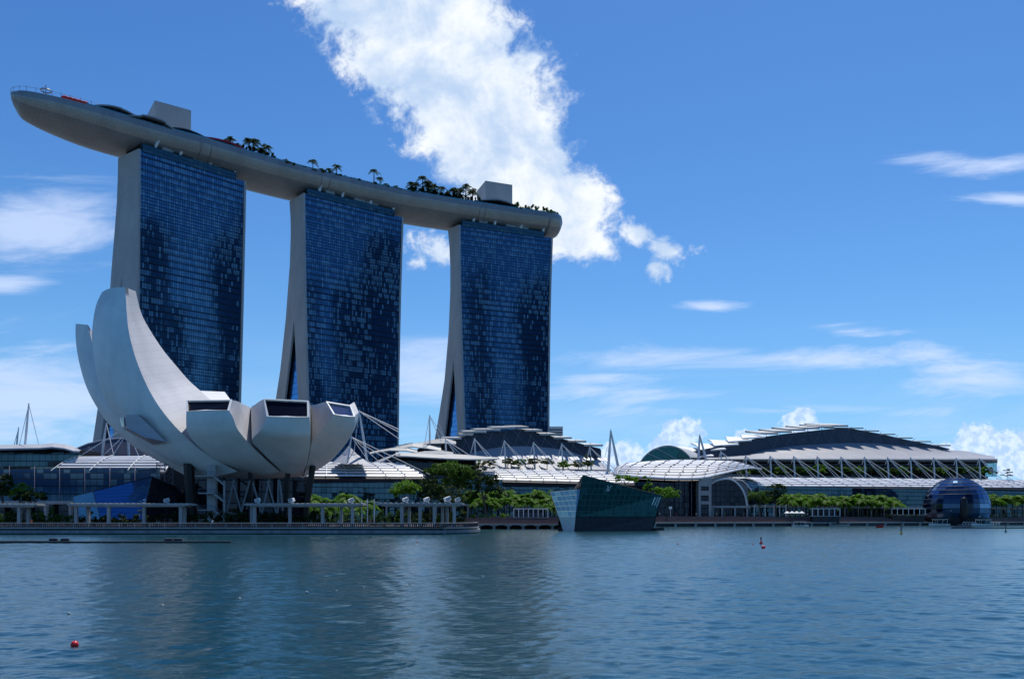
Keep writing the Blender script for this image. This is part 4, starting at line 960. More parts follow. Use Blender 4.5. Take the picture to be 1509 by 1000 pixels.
# ---- middle arcade, left part (right of the museum)
ma = thing('shopping_arcade', 'middle arcade right of the lotus museum, its white louvre roof ending at the leafy trees', 'shopping arcade', (PX(540, 372), 372, LANDZ))
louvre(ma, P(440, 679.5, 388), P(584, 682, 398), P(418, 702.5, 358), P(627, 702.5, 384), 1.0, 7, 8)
mb = MB(); mb.grid([[P(418, 704, 358.5), P(627, 703.5, 384.5)], [P(418, 711, 361), P(627, 711, 387)]]); mb.build('eave', M['navy'], ma)
facade(ma, G(400, 362), G(740, 398), LANDZ, PZ(703, 375), M['arcglass'])
band(ma, G(400, 360), G(700, 392), PZ(744, 370), PZ(741, 370), 1.6, M['conc'], 'ledge'); columns(ma, G(400, 360), G(700, 392), LANDZ, PZ(744, 370), 12, 0.45, M['conc'])
mb = MB(); mb.frame(G(262, 398, 1), G(640, 404) - G(262, 398), V((0, 14, 0)), V((0, 0, PZ(691, 404) - 1))); mb.build('body', M['dark'], ma)
# canopies and dark foyer
cv = thing('theatre_foyer', 'dark foyer under layered pale flying canopies left of the farthest tower foot', 'building', (PX(650, 405), 405, LANDZ))
mb = MB(); mb.frame(G(572, 404, 1), G(700, 412) - G(572, 404), V((0, 16, 0)), V((0, 0, PZ(672, 408) - 1))); mb.build('foyer_box', M['darkglass'], cv)
def leaf_canopy(pts, d0, d1, th, mat_):
    """thin shell: pts = [(px, py_front, py_back)]"""
    mb = MB(); f_ = [P(x, y, d0) for x, y, _ in pts]; bk = [P(x, y, d1) for x, _, y in pts]
    mid_ = [a_.lerp(b2, 0.5) + V((0, 0, th)) for a_, b2 in zip(f_, bk)]
    mb.grid([bk, mid_, f_, [p_ - V((0, 0, th)) for p_ in f_], [p_ - V((0, 0, th)) for p_ in bk]])
    return mb.build('canopy', mat_, cv)
leaf_canopy([(583, 671, 666), (600, 671.5, 666.5), (630, 673.5, 667), (660, 675, 668), (690, 676, 670), (715, 676, 672.5), (733, 675.5, 675)], 396, 414, 0.6, M['wingtop'])
leaf_canopy([(545, 668, 666.5), (560, 665, 663), (575, 663, 660), (600, 663.5, 659), (615, 666.5, 663)], 412, 424, 0.5, M['wingtop'])
leaf_canopy([(590, 660, 658), (608, 657.5, 653), (630, 660, 651), (650, 664, 655)], 418, 432, 0.5, M['wingtop'])
leaf_canopy([(548, 690, 682), (562, 680, 676), (583, 669.5, 668), (590, 668.5, 667)], 398, 408, 0.3, M['fabric'])
leaf_canopy([(612, 656.5, 655), (632, 653, 648.5), (655, 652.5, 645), (672, 654, 650)], 424, 438, 0.35, M['conc'])
leaf_canopy([(566, 664.5, 663), (585, 659.5, 656), (606, 657, 652), (626, 659, 655)], 430, 440, 0.35, M['conc'])
leaf_canopy([(600, 669.5, 668), (625, 667.5, 664), (650, 668, 663), (668, 670, 666)], 408, 420, 0.35, M['conc'])
tt = thing('fabric_tent', 'pale pointed fabric tent behind the right edge of the lotus museum', 'tent', tuple(P(522, 684, 378)))
mb = MB(); ap = P(514, 656, 380); bs = [P(488, 683, 374), P(512, 684, 370), P(545, 683, 376), P(535, 681, 388), P(505, 681, 390)]
for k in range(5):
    a_, b_ = bs[k], bs[(k + 1) % 5]; m_ = (a_ + b_) / 2 + V((0, 0, 0.5)); mb.face([a_, m_, ap.lerp(m_, 0.45) - V((0, 0, 1.2)), ap.lerp(a_, 0.4) - V((0, 0, 0.7))]); mb.face([m_, b_, ap.lerp(b_, 0.4) - V((0, 0, 0.7)), ap.lerp(m_, 0.45) - V((0, 0, 1.2))]); mb.face([ap.lerp(a_, 0.4) - V((0, 0, 0.7)), ap.lerp(m_, 0.45) - V((0, 0, 1.2)), ap.lerp(b_, 0.4) - V((0, 0, 0.7)), ap])
mb.build('canopy', M['fabric'], tt); mb = MB(); mb.bar(P(514, 684, 380), ap, 0.15, 6); mb.build('pole', M['steel'], tt)
# ---- theatre with stepped roof wings (middle)
th_ = thing('theatre', 'theatre with stepped flat roof wings and pale curved roof, before the farthest tower', 'theatre', (PX(780, 440), 440, UPZ))
W1 = [(623, 651, 656.5), (637, 663, 653), (653, 680, 647), (680, 697.5, 641.5), (684, 717, 637.5), (702, 738, 634.5), (727, 759.5, 631.5), (751, 779, 630.5), (773, 799.6, 635.5), (795, 820, 641), (816, 842.6, 646.3), (837, 864, 651.5), (861, 888.5, 657.3)]
def wings(root, W, dl, thick, depth, mat_t, mat_b, lift=1.5):
    lows = []
    for k, (x0, x1, y) in enumerate(W):
        d = dl(x1); a = P(x0, y, d); b_ = P(x1, y, d); sk = V((-depth * 0.25, depth, lift))
        mb = MB(); mb.cur = 0; t_ = V((0, 0, thick))
        mb.face([a + t_, b_ + t_, b_ + sk + t_, a + sk + t_]); mb.face([a, b_, b_ + t_, a + t_]); mb.face([b_, b_ + sk, b_ + sk + t_, b_ + t_]); mb.face([a + sk, a, a + t_, a + sk + t_]); mb.face([b_ + sk, a + sk, a + sk + t_, b_ + sk + t_])
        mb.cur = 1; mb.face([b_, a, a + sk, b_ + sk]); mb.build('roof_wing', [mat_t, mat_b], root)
        lows.append((a, b_, sk))
    return lows
dlm = lambda x: lerp(434, 462, (x - 640) / 250)
lw = wings(th_, W1, dlm, 1.0, 16, M['wingtop'], M['navy'], 2.3)
# wall behind, closing the recess under the wings, and V struts
mb = MB(); top_, bot_ = [], []
prof = [(615, 660, 676), (640, 654, 676), (660, 648.5, 674), (690, 640, 668), (715, 636.5, 662), (740, 634, 658), (770, 632.5, 657), (790, 636, 658), (815, 642, 660), (840, 648, 665), (862, 654, 672), (884, 659.5, 680), (886, 662, 692)]
mb.grid([[P(x, y + 0.9, dlm(x) + 4) for x, y, _ in prof], [P(x, yb, dlm(x) + 3) for x, _, yb in prof]]); mb.build('recess_wall', M['navy'], th_)
mb = MB(); mb.grid([[P(x, y + 1.0, dlm(x) + 4) for x, y, _ in prof], [P(x, y + 3.0, dlm(x) + 26) for x, y, _ in prof]]); mb.build('upper_roof', M['navy'], th_)
for k, (a_, b_, sk) in enumerate(lw[2:]):
    x0, x1, _ = W1[k + 2]; xm = x1 - 2
    yb = interp([(p_[0], p_[2]) for p_ in prof], xm); foot = P(xm, yb, dlm(xm) + 1.5)
    for f_ in (a_.lerp(b_, 0.12) + V((0, 0.3, 0)), b_.lerp(a_, -0.25) + V((0, 0.3, 0))): mb = MB(); mb.bar(foot, f_, 0.10, 4); mb.build('strut', M['greysteel'], th_)
# lower curved roof
sl = [(615, 676, 688), (660, 674, 690), (690, 668, 692), (715, 662, 693), (740, 658, 694), (770, 657, 695), (790, 658, 695.5), (815, 660, 696), (840, 665, 697), (862, 672, 697.5), (884, 679, 698), (898, 690, 698.5)]
rows_ = []
for i in range(7):
    f_ = i / 6; rows_.append([P(x, lerp(ya, yb, f_ ** 0.8), lerp(dlm(x) + 3, dlm(x) - 20, f_)) for x, ya, yb in sl])
mb = MB(); mb.grid(rows_); mb.build('lower_roof', M['fabric'], th_, smooth=True)
for k in range(9):
    x = 712 + k * 21; mb = MB(); o_ = P(x, 671 + abs(k - 3) * 0.7, dlm(x) - 11); mb.face([o_, o_ + V((4.6, -0.6, 0.3)), o_ + V((6.0, -3.5, -1.6)), o_ + V((1.6, -3.0, -1.6))]); mb.face([o_, o_ + V((1.6, -3.0, -1.6)), o_ + V((0.4, 0.3, -1.4))])
    mb.build('roof_flap', M['white'], th_)
mb = MB(); mb.grid([[P(700, 688, 428), P(900, 692, 446)], [P(700, 694, 427), P(900, 698, 445)]]); mb.build('terrace_wall', M['conc'], th_)
# right part of the middle arcade
mr = thing('shopping_arcade', 'middle arcade with white louvre roof between leafy trees and the glass crystal pavilion', 'shopping arcade', (PX(790, 405), 405, UPZ))
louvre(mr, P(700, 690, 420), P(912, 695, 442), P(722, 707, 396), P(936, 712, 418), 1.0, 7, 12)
mb = MB(); mb.grid([[P(722, 708.5, 396.5), P(936, 713, 418.5)], [P(722, 716, 399), P(936, 718, 421)]]); mb.build('eave', M['navy'], mr)  # navy strip paints the shadow under the louvre edge
facade(mr, G(640, 392), G(960, 428), UPZ - 3, PZ(708, 410), M['arcglass'])
band(mr, G(640, 390), G(960, 426), PZ(747, 400), PZ(743.5, 400), 1.6, M['conc'], 'ledge'); columns(mr, G(640, 390), G(960, 426), LANDZ, PZ(747, 400), 18, 0.4, M['conc'])
for k, (px, yt, yb) in enumerate(((700, 645, 692), (744, 648, 693), (787, 650.5, 694), (828.5, 652.5, 695), (870, 657.5, 696))):
    d = 424 + (px - 700) * 0.1; tp = P(px - 0.7, yt, d)
    mast('white cable mast on the theatre terrace, ' + ('nearest the foyer canopies', 'second from the foyer canopies', 'middle one of five', 'second from the right end', 'at the right end beside the A-frame mast')[k],
         P(px + 1.5, yb, d), tp, [P(px + 27, yb - 8, d - 4), P(px + 36, yb + 2, d - 6), P(px + 45, yb + 3, d - 8)], [P(px - 6.5, yt + 23, d + 2)])
mast('thin white mast with stays standing left of the farthest tower foot', P(633.5, 670, 425), P(633, 611, 425), [P(626, 652, 425), P(668, 664, 420), P(650, 650, 425)], r_=0.4)
mast('short white mast with cables in front of the foot of the farthest tower', P(657.5, 670, 418), P(656.5, 646, 418), [P(675, 672, 414), P(682, 672, 414), P(694, 672, 414), P(645, 620, 425)], r_=0.4)
mast('long white raked mast right of the lotus museum with three stays', P(541.5, 682, 380), P(529, 604, 380), [P(521, 672, 380), P(589, 637, 384), P(589, 633, 384), P(589, 647, 386)], r_=0.5)
mast('white raked mast at the right edge of the lotus museum, behind its petal', P(512, 682, 366), P(518, 642, 366), [P(562, 683, 372), P(580, 683, 372), P(640, 702, 384), P(545, 682, 370)], r_=0.4)
def aframe(lab, apex, f1, f2):
    root = thing('raked_mast', lab, 'mast', tuple(f1), 'white A-frame masts')
    for f_ in (f1, f2): mb = MB(); mb.tube([f_, f_.lerp(apex, 0.5), apex], [0.75, 0.7, 0.4], 8); mb.build('leg', M['steel'], root, smooth=True)
    mb = MB(); mb.bar(apex, apex + V((0, 0, 1.0)), 0.15, 5); mb.build('spike', M['steel'], root)
aframe('white A-frame mast standing against the sky between the two big roofs', P(900, 634, 440), P(896, 695, 440), P(912, 693, 440))
aframe('white A-frame mast in front of the glass lunette of the big right roof', P(1031, 641, 478), P(1029, 680, 478), P(1041.5, 680, 478))
# ---- event plaza canopy, dark hall, stone tower, arch window
pz = thing('plaza_hall', 'dark glass plaza hall under a wide curved slatted canopy, right of the crystal pavilion', 'hall', (PX(1000, 440), 440, UPZ))
dpt = [(905, 690, 698, 436, 426), (925, 683.5, 701, 452, 428), (960, 679.5, 703.5, 462, 431), (1000, 677.8, 705, 470, 434), (1035, 678, 704, 474, 438), (1065, 679.5, 697.5, 476, 446), (1090, 683, 691.5, 476, 458), (1106, 687, 689.5, 476, 468), (1122, 690.5, 691, 474, 472)]
A_ = catmull([P(x, yt, d0) for x, yt, yb, d0, d1 in dpt], 46); B_ = catmull([P(x, yb, d1) for x, yt, yb, d0, d1 in dpt], 46)
S2 = lambda i, v_: A_[i].lerp(B_[i], v_) + V((0, 0, 2.4 * 4 * v_ * (1 - v_) * min(1, (A_[i] - B_[i]).length / 24)))
mb = MB(); nS = 11
for k in range(nS):
    v0, v1 = (k + 0.3) / nS, (k + 0.68) / nS
    r0 = [S2(i, v0) + V((0, 0, 0.2)) for i in range(46)]; r1 = [S2(i, v1) for i in range(46)]
    mb.grid([r0, r1]); mb.grid([[p_ - V((0, 0, 0.18)) for p_ in r1], [p_ - V((0, 0, 0.18)) for p_ in r0]]); mb.grid([r1, [p_ - V((0, 0, 0.18)) for p_ in r1]])
mb.build('slatted_canopy', M['slat'], pz, weld=False)
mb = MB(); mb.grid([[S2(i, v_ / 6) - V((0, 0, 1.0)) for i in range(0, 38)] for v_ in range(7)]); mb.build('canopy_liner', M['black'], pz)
for i in range(-2, 48, 3):
    pts_ = [S2(i + int(round(5 * (0.5 - v_ / 8))), v_ / 8) + V((0, 0, 0.25)) for v_ in range(9) if 0 <= i + int(round(5 * (0.5 - v_ / 8))) < 46]
    if len(pts_) > 2: mb = MB(); mb.tube(pts_, 0.3, 5); mb.build('canopy_rib', M['rail'], pz)
mb = MB(); mb.tube([S2(i, 1.0) + V((0, 0, 0.05)) for i in range(46)], 0.4, 6); mb.tube([S2(i, 0.0) + V((0, 0, 0.05)) for i in range(46)], 0.4, 6); mb.build('edge_beam', M['steel'], pz)
facade(pz, G(925, 440), G(1032, 446), UPZ - 1, PZ(702, 442), M['darkglass'])
for x in (975, 1003, 1019): mb = MB(); mb.bar(P(x, 760, 439.5), P(x, 704, 439.5), 0.22, 5); mb.build('mullion', M['rail'], pz)
stn = thing('stone_tower', 'square grey stone tower with three dark openings beside the arched window', 'tower', (PX(1039, 440), 440, UPZ))
x0, x1, D_ = 1029.5, 1048.5, 438
for y0, y1 in ((703, 716), (722.5, 729.5), (738, 742.5)):
    mb = MB(); mb.frame(P(x0, y1, D_), V((PX(x1, D_) - PX(x0, D_), 0, 0)), V((0, 7, 0)), V((0, 0, PZ(y0, D_) - PZ(y1, D_)))); mb.build('spandrel', M['conc'], stn)
for xa, xb in ((1029.5, 1032.8), (1044.6, 1048.5)):
    mb = MB(); mb.frame(P(xa, 762, D_ - 0.004), V((PX(xb, D_) - PX(xa, D_), 0, 0)), V((0, 6.9, 0)), V((0, 0, PZ(703.2, D_) - PZ(762, D_)))); mb.build('pier', M['conc'], stn)
mb = MB(); mb.frame(P(1033, 762, D_ + 1.4), V((4.2, 0, 0)), V((0, 4, 0)), V((0, 0, PZ(704, D_) - PZ(762, D_)))); mb.build('dark_opening', M['darkglass'], stn)
aw = thing('arched_window', 'great round arched dark window with white rim, at the left end of the right arcade', 'arched window', (PX(1075, 446), 446, UPZ))
arc = [(1048.5, 712), (1054, 708.5), (1062, 706), (1072, 705), (1080, 707), (1088, 713), (1094, 721), (1098.5, 731), (1101, 745)]
outer = catmull([P(x, y, 445) for x, y in arc], 30)
mb = MB(); mb.face([P(1048.5, 745, 445.5)] + [p_ + V((0, 0.5, 0)) for p_ in outer][::1]); mb.build('glass', M['darkglass'], aw)
mb = MB(); mb.tube(outer, 0.55, 6); mb.build('rim', M['steel'], aw)
for x in (1055, 1062, 1069, 1076, 1083, 1090):
    yt = interp([(a_, b2) for a_, b2 in arc], x); mb = MB(); mb.bar(P(x, 745, 445.1), P(x, yt, 445.1), 0.12, 4); mb.build('mullion', M['rail'], aw)
mb = MB(); mb.frame(P(1048.5, 748, 444), V((PX(1106, 444) - PX(1048.5, 444), 0, 0)), V((0, 1.8, 0)), V((0, 0, 1.2))); mb.build('lintel', M['conc'], aw)
for x in (1050.5, 1064, 1083, 1101): mb = MB(); mb.frame(P(x - 1, 762, 444.2), V((0.9, 0, 0)), V((0, 1, 0)), V((0, 0, PZ(748, 444.2) - PZ(762, 444.2)))); mb.build('pier', M['conc'], aw)
mb = MB(); mb.frame(P(1048.5, 762, 446.2), V((PX(1104, 446) - PX(1048.5, 446), 0, 0)), V((0, 8, 0)), V((0, 0, PZ(745.2, 446) - PZ(762, 446)))); mb.build('lower_glass', M['darkglass'], aw)
# ---- right arcade
ra = thing('shopping_arcade', 'long right arcade with striped white louvre roof behind the dark glass dome', 'shopping arcade', (PX(1300, 500), 500, UPZ))
dr = lambda x: lerp(458, 566, (x - 1085) / 424)
louvre(ra, P(1072, 703, 476), P(1620, 708, 620), P(1104, 716, dr(1104)), P(1665, 719.5, dr(1665)), 0.9, 6, 34, fill=0.42)
arcR = [(1085, 704.5), (1094, 708), (1101, 714), (1107, 722), (1109, 732)]
mb = MB(); mb.grid([[P(x, y, 452) for x, y in arcR], [P(x + 14, y * 0.6 + 690 * 0.4 + 5.5, 470) for x, y in arcR]]); mb.build('end_vault', M['arcglass'], ra)
mb = MB(); mb.tube([P(x + 0, y, 452) for x, y in arcR], 0.3, 5); mb.build('end_rib', M['steel'], ra)
mb = MB(); mb.grid([[P(1108, 717.5, dr(1108) + 0.5), P(1665, 721, dr(1665) + 0.5)], [P(1108, 726, dr(1108) + 3), P(1665, 728, dr(1665) + 3)]]); mb.build('eave', M['navy'], ra)
facade(ra, G(1103, 462), G(1680, 612), UPZ - 1, PZ(717, 480), M['arcglass'])
band(ra, G(1106, 460), G(1680, 609), PZ(748, 480), PZ(744.5, 480), 1.6, M['conc'], 'ledge'); columns(ra, G(1106, 460), G(1680, 609), UPZ - 0.5, PZ(748, 480), 34, 0.42, M['conc'], 1.0)
for k, px in enumerate((1063, 1099.4, 1135.6, 1170.4, 1205, 1240, 1274.4, 1308.6, 1342.4, 1376.4, 1409.6, 1443.6)):
    d = lerp(482, 566, (px - 1063) / 380); yt = 664 if k == 0 else 670 + k * 0.4; yb = 702 + k * 0.35
    tp = P(px - 0.6, yt, d)
    mast(f'white cable mast on the big right roof terrace, {ORD[k]} counted from the A-frame mast', P(px + 1, yb, d), tp,
         [P(px + 28, yb + 0.5, d - 7), P(px + 34, yb + 1, d - 7), P(px + 48, yb + 1, d - 9)], [P(px - 4, yt + 11, d + 3)], r_=0.48)
# ---- expo hall
ex = thing('expo_hall', 'large grey expo hall with shell-like stepped white roof wings, at right', 'hall', (PX(1230, 600), 600, UPZ))
W2 = [(972, 1018, 667), (1000, 1045, 664), (1020, 1070, 660.5), (1040, 1089, 654), (1060, 1108, 648.5), (1083, 1127.6, 643.6), (1104, 1147, 640), (1125, 1167, 637.4), (1147, 1187, 634.5), (1168, 1208, 632.3), (1188, 1229, 630.3), (1210, 1250, 628.6), (1240, 1272.6, 631.6), (1265, 1295.6, 635.6), (1288, 1319.6, 640.6), (1312, 1345, 646), (1338, 1372, 651.3), (1364, 1401, 657)]
dle = lambda x: lerp(528, 606, (x - 1000) / 420)
lw = []
LITW = [((1012, 673), (1052, 671.5), (990, 657), (1036, 660.5)), ((1034, 664), (1070, 661.5), (1018, 652), (1056, 654)), ((1053, 656.8), (1089, 654.5), (1043, 647), (1077, 649)), ((1073, 650.8), (1108, 648.6), (1068, 642.6), (1098, 644.4)), ((1094, 645.8), (1127.6, 643.9), (1091, 640), (1118, 641.2))]
for k, (fl, fr2, bl, br) in enumerate(LITW):                         # end wings tilt towards the water and show their sunlit tops
    d = dle(fr2[0]); rows_ = []
    for j in range(9):
        f_ = j / 8; a = P(*fl, d + 1).lerp(P(*fr2, d), f_); c_ = P(*bl, d + 20).lerp(P(*br, d + 18), f_); up_ = V((0, 0, 1.3 * (1 - f_)))
        rows_.append([c_ - V((0, 0, 0.8)), c_, c_.lerp(a, 0.5) + up_, a + V((0, 0, 0.45)), a - V((0, 0, 0.45)), a.lerp(c_, 0.5) - V((0, 0, 0.9)) + up_, c_ - V((0, 0, 0.8))])
    mb = MB(); mb.grid(rows_); mb.face(rows_[0][:-1]); mb.face(rows_[-1][:-1][::-1]); mb.build('roof_wing', M['white'], ex)
    lw.append((P(*fl, d), P(*fr2, d)))
for k, (x0, x1, y) in enumerate(W2):
    if k < 6: continue
    if k < 11: x0 = x1 - 26
    d = dle(x1); a = P(x0, y - 0.2, d + 1); b_ = P(x1, y, d); rows_ = []; th2 = 1.25 if k < 12 else 0.9
    for j in range(2):
        c_ = a.lerp(b_, j); rise = 3.5 if k < 12 else 2.4; rows_.append([c_ + V((-5.0, 20, rise + th2)), c_ + V((0, 0, th2)), c_, c_ + V((-5.0, 20, rise))])
    mb = MB(); mb.grid(rows_); mb.face(rows_[0]); mb.face(rows_[-1][::-1]); mb.build('roof_wing', M['wingtop'], ex)
    lw.append((a, b_))
prof = [(1000, 667, 680), (1025, 663, 678), (1040, 660, 677), (1070, 654.5, 674), (1100, 647.5, 671), (1130, 641.8, 664), (1160, 637.6, 659), (1190, 634.4, 656.5), (1220, 631.2, 654.8), (1250, 629.3, 653.8), (1275, 634, 653.8), (1300, 638.5, 655), (1330, 645.5, 657.5), (1360, 651.5, 660.5), (1385, 656.5, 663), (1399, 660, 664)]
mb = MB(); mb.grid([[P(x, y + 0.8, dle(x) + 5) for x, y, _ in prof], [P(x, yb, dle(x) + 4) for x, _, yb in prof]]); mb.build('recess_wall', M['navy'], ex)
mb = MB(); mb.grid([[P(x, y + 1.0, dle(x) + 5) for x, y, _ in prof], [P(x, y + 3.5, dle(x) + 45) for x, y, _ in prof]]); mb.build('upper_roof', M['navy'], ex)
for k in range(5, 16):
    a_, b_ = lw[k]; x1 = W2[k + 1][1]; xm = x1 - 8; yb = interp([(p_[0], p_[2]) for p_ in prof], xm) - 3; foot = P(xm, yb, dle(xm) + 2)
    for f_ in (a_.lerp(b_, 0.3), b_.lerp(a_, -0.12)): mb = MB(); mb.bar(foot, f_ + V((0, 0.4, 0.1)), 0.15, 4); mb.build('strut', M['rail'], ex)
sl = prof[:-1] + [(1400, 660.5, 664.2), (1425, 665, 666), (1450, 670, 671), (1466, 673.5, 674)]
rows_, uvs = [], []
for i in range(10):
    f_ = i / 9; rows_.append([P(x, lerp(yb - 1.5, lerp(674, 675, (x - 1060) / 400), f_ ** 0.85), lerp(dle(x) + 4, dle(x) - 26, f_)) for x, _, yb in sl]); uvs.append([(x * 0.48, i * 3.6) for x, _, yb in sl])
mb = MB(); mb.grid(rows_, uvs=uvs); mb.build('main_roof', M['slate'], ex, smooth=True)
ev = [(1040, 674), (1466, 675), (1470, 675.5)]
mb = MB()
for (dy_, off) in ((0, 0),): pass
mb.grid([[P(x, y, dle(x) - 26) for x, y in ev], [P(x, y + 1.8, dle(x) - 28) for x, y in ev], [P(x, y + 4.0, dle(x) - 27.5) for x, y in ev], [P(x, y + 6, dle(x) - 25) for x, y in ev], [P(x, y + 6.5, dle(x) - 12) for x, y in ev]]); mb.build('eave', M['slate'], ex, smooth=True)
mb = MB(); mb.grid([[G(1050, dle(1050) - 14, UPZ), G(1456, dle(1456) - 14, UPZ)], [P(1050, 678.5, dle(1050) - 14), P(1456, 679, dle(1456) - 14)]], uvs=[[(0, 0), (190, 0)], [(0, 38), (190, 38)]]); mb.build('glass_wall', M['darkglass'], ex)
mb = MB(); mb.grid([[P(1452, 679.5, dle(1452) - 16), P(1469, 679.5, dle(1469) - 10)], [P(1452, 702, dle(1452) - 16), P(1469, 702, dle(1469) - 10)]]); mb.build('corner_glass', M['paleglass'], ex)
mb = MB(); mb.frame(G(1040, 508, UPZ), G(1480, 592) - G(1040, 508), V((0, 8, 0)), V((0, 0, PZ(700, 530) - UPZ))); mb.build('terrace', M['conc'], ex)
for y_ in (684, 689.5): mb = MB(); mb.bar(P(1100, y_, dle(1100) - 24), P(1456, y_ + 0.5, dle(1456) - 24), 0.25, 4); mb.build('terrace_beam', M['rail'], ex)
# barrel-vaulted glass end
lun = thing('glass_lunette', 'arched teal glass end wall of the big right roof', 'glass wall', (PX(980, 505), 505, 30))
arc = [(943, 681), (950, 672), (960, 664), (972, 659), (984, 657), (996, 659), (1006, 664), (1015, 672), (1019, 680)]
oc = catmull([P(x, y, 505) for x, y in arc], 30)
mb = MB(); mb.face(oc, [((p_.x) * 1.0, p_.z) for p_ in oc]); mb.build('glass', M['tealglass'], lun)
mb = MB(); mb.grid([[p_ + V((0, -0.5, 0.5)) for p_ in oc], [p_ + V((0, -0.5, -0.4)) for p_ in oc]]); mb.grid([[p_ + V((0, -0.5, 0.5)) for p_ in oc], [p_ + V((14, 26, 0.9)) for p_ in oc]]); mb.build('vault_rim', M['wingtop'], lun)
for x0, y0, x1, y1 in ((955, 668, 985, 681), (968, 661, 1000, 678)): mb = MB(); mb.bar(P(x0, y0, 504), P(x1, y1, 504), 0.18, 4); mb.build('brace', M['steel'], lun)
# distant pale building behind the farthest tower
db = thing('distant_block', 'pale striped building peeping out right of the foot of the farthest tower', 'building', (PX(819, 700), 700, UPZ))
mb = MB(); mb.frame(G(809, 700, UPZ), V((PX(829.5, 700) - PX(809, 700), 0, 0)), V((0, 14, 0)), V((0, 0, PZ(628, 700) - UPZ))); mb.build('body', M['white'], db)
for k in range(5): mb = MB(); mb.frame(P(808, 632 + k * 4.2, 699.6), V((12, 0, 0)), V((0, 0.5, 0)), V((0, 0, -0.9))); mb.build('window', M['darkglass'], db)

# ================================================================== glass crystal pavilion on the water
cp = thing('crystal_pavilion', 'dark green glass crystal pavilion leaning out of the water, with monogram letters', 'pavilion', (PX(900, 255), 255, 0))
TL, TR, BRm, BLm = P(859, 699.6, 243), P(976, 730, 252), P(966, 761, 252), P(848.5, 761, 245.5)
BR, BL = P(959, 782.0, 252), P(845.6, 782.2, 246.5)
BR.z = BL.z = -0.4
mb = MB(); L_ = (TR - TL).length
mb.face([BLm, BRm, TR, TL], [(0, 0), ((BRm - BLm).length, 0), (L_ + 1.5, (TR - BRm).length), (1.5, (TL - BLm).length)]); mb.build('front_glass', M['tealglass'], cp)
mb = MB(); mb.face([BL, BR, BRm + V((0, .05, 0)), BLm + V((0, .05, 0))]); mb.build('front_base', M['quaydark'], cp)
ITL, ITR, IBR, IBL = P(810, 723.6, 266), P(855.2, 719.6, 258), P(848, 761, 246.2), P(823.6, 761, 252)
mb = MB(); mb.face([IBL, IBR, ITR, ITL], [(0, 0), (5, 0), (9.5, 9), (0, 9)]); mb.build('side_glass', M['paleglass'], cp)  # paler glass colour paints the brighter sky reflection on this face
b0, b1 = P(830.5, 782, 252), P(846, 782, 247); b0.z = b1.z = -0.4
mb = MB(); mb.face([b0, b1, IBR, IBL]); mb.build('side_base', M['white'], cp)
bk0, bk1 = P(822, 764, 278), P(962, 772, 290); bk0.z = bk1.z = -0.4
BT0, BT1 = P(826, 724, 284), P(955, 737, 292)
mb = MB(); mb.face([IBL, ITL, BT0, bk0]); mb.face([b0, IBL, bk0]); mb.face([BR, bk1, BT1, TR, BRm]); mb.face([bk0, BT0, BT1, bk1]); mb.build('rear_glass', M['darkglass'], cp)
mb = MB(); mb.face([TL, TR, BT1, BT0 + V((4, 0, 0))]); mb.face([ITL, ITR, BT0 + V((4, 0, 0)), BT0]); mb.build('roof', M['conc'], cp)
mb = MB(); mb.tube([BLm, TL, TR, BRm], 0.12, 5); mb.bar(BLm, BRm, 0.1, 5); mb.tube([IBL, ITL, ITR], 0.1, 5); mb.build('edge_frame', M['dark'], cp)
fn = (TR - TL).cross(BLm - TL).normalized()
if fn.y > 0: fn = -fn
for k in range(14):
    f_ = (k + 1) / 15; a_, b_ = BLm.lerp(BRm, f_), TL.lerp(TR, f_ + 0.02)
    mb = MB(); mb.bar(a_ + fn * 0.14, b_ + fn * 0.14, 0.05, 4); mb.build('fin', M['teal'], cp)
# pale strips at the right end, painted as reflections of the sun
for s0, s1, t0, t1 in ((0.90, 0.915, 0.52, 0.86), (0.935, 0.95, 0.50, 0.9), (0.965, 0.975, 0.45, 0.92)):
    f4 = lambda s_, t_: BLm.lerp(BRm, s_).lerp(TL.lerp(TR, s_), t_) + fn * 0.1
    mb = MB(); mb.face([f4(s0, t0), f4(s1, t0), f4(s1 + .01, t1), f4(s0 + .01, t1)]); mb.build('sun_glint', M['slat'], cp)
# monogram
ux = (TR - TL).normalized(); uxh = V((ux.x, ux.y, 0)).normalized(); uz = (TL - BLm); uz = (uz - ux * uz.dot(ux)).normalized()
o_ = P(898, 720, 245.3); q_d = (o_ - TL).dot(fn); o_ = o_ - fn * (q_d - 0.3)
def stroke(mb_, pts, w_): 
    for a_, b_ in zip(pts, pts[1:]): mb_.bar(o_ + uxh * a_[0] + uz * a_[1], o_ + uxh * b_[0] + uz * b_[1], w_, 4)
mb = MB(); stroke(mb, [(-0.25, -0.75), (-0.95, -0.75), (-0.55, -0.75), (-0.05, 0.55), (-0.35, 0.55)], 0.09); stroke(mb, [(-0.55, -0.75), (0.45, -0.75), (0.62, -0.4)], 0.09)
stroke(mb, [(-0.75, 0.8), (-0.25, 0.8)], 0.07); stroke(mb, [(-0.5, 0.8), (0.05, -0.5), (0.75, 0.8)], 0.09); stroke(mb, [(0.5, 0.8), (1.0, 0.8)], 0.07)
mb.build('monogram', M['white'], cp, weld=False)

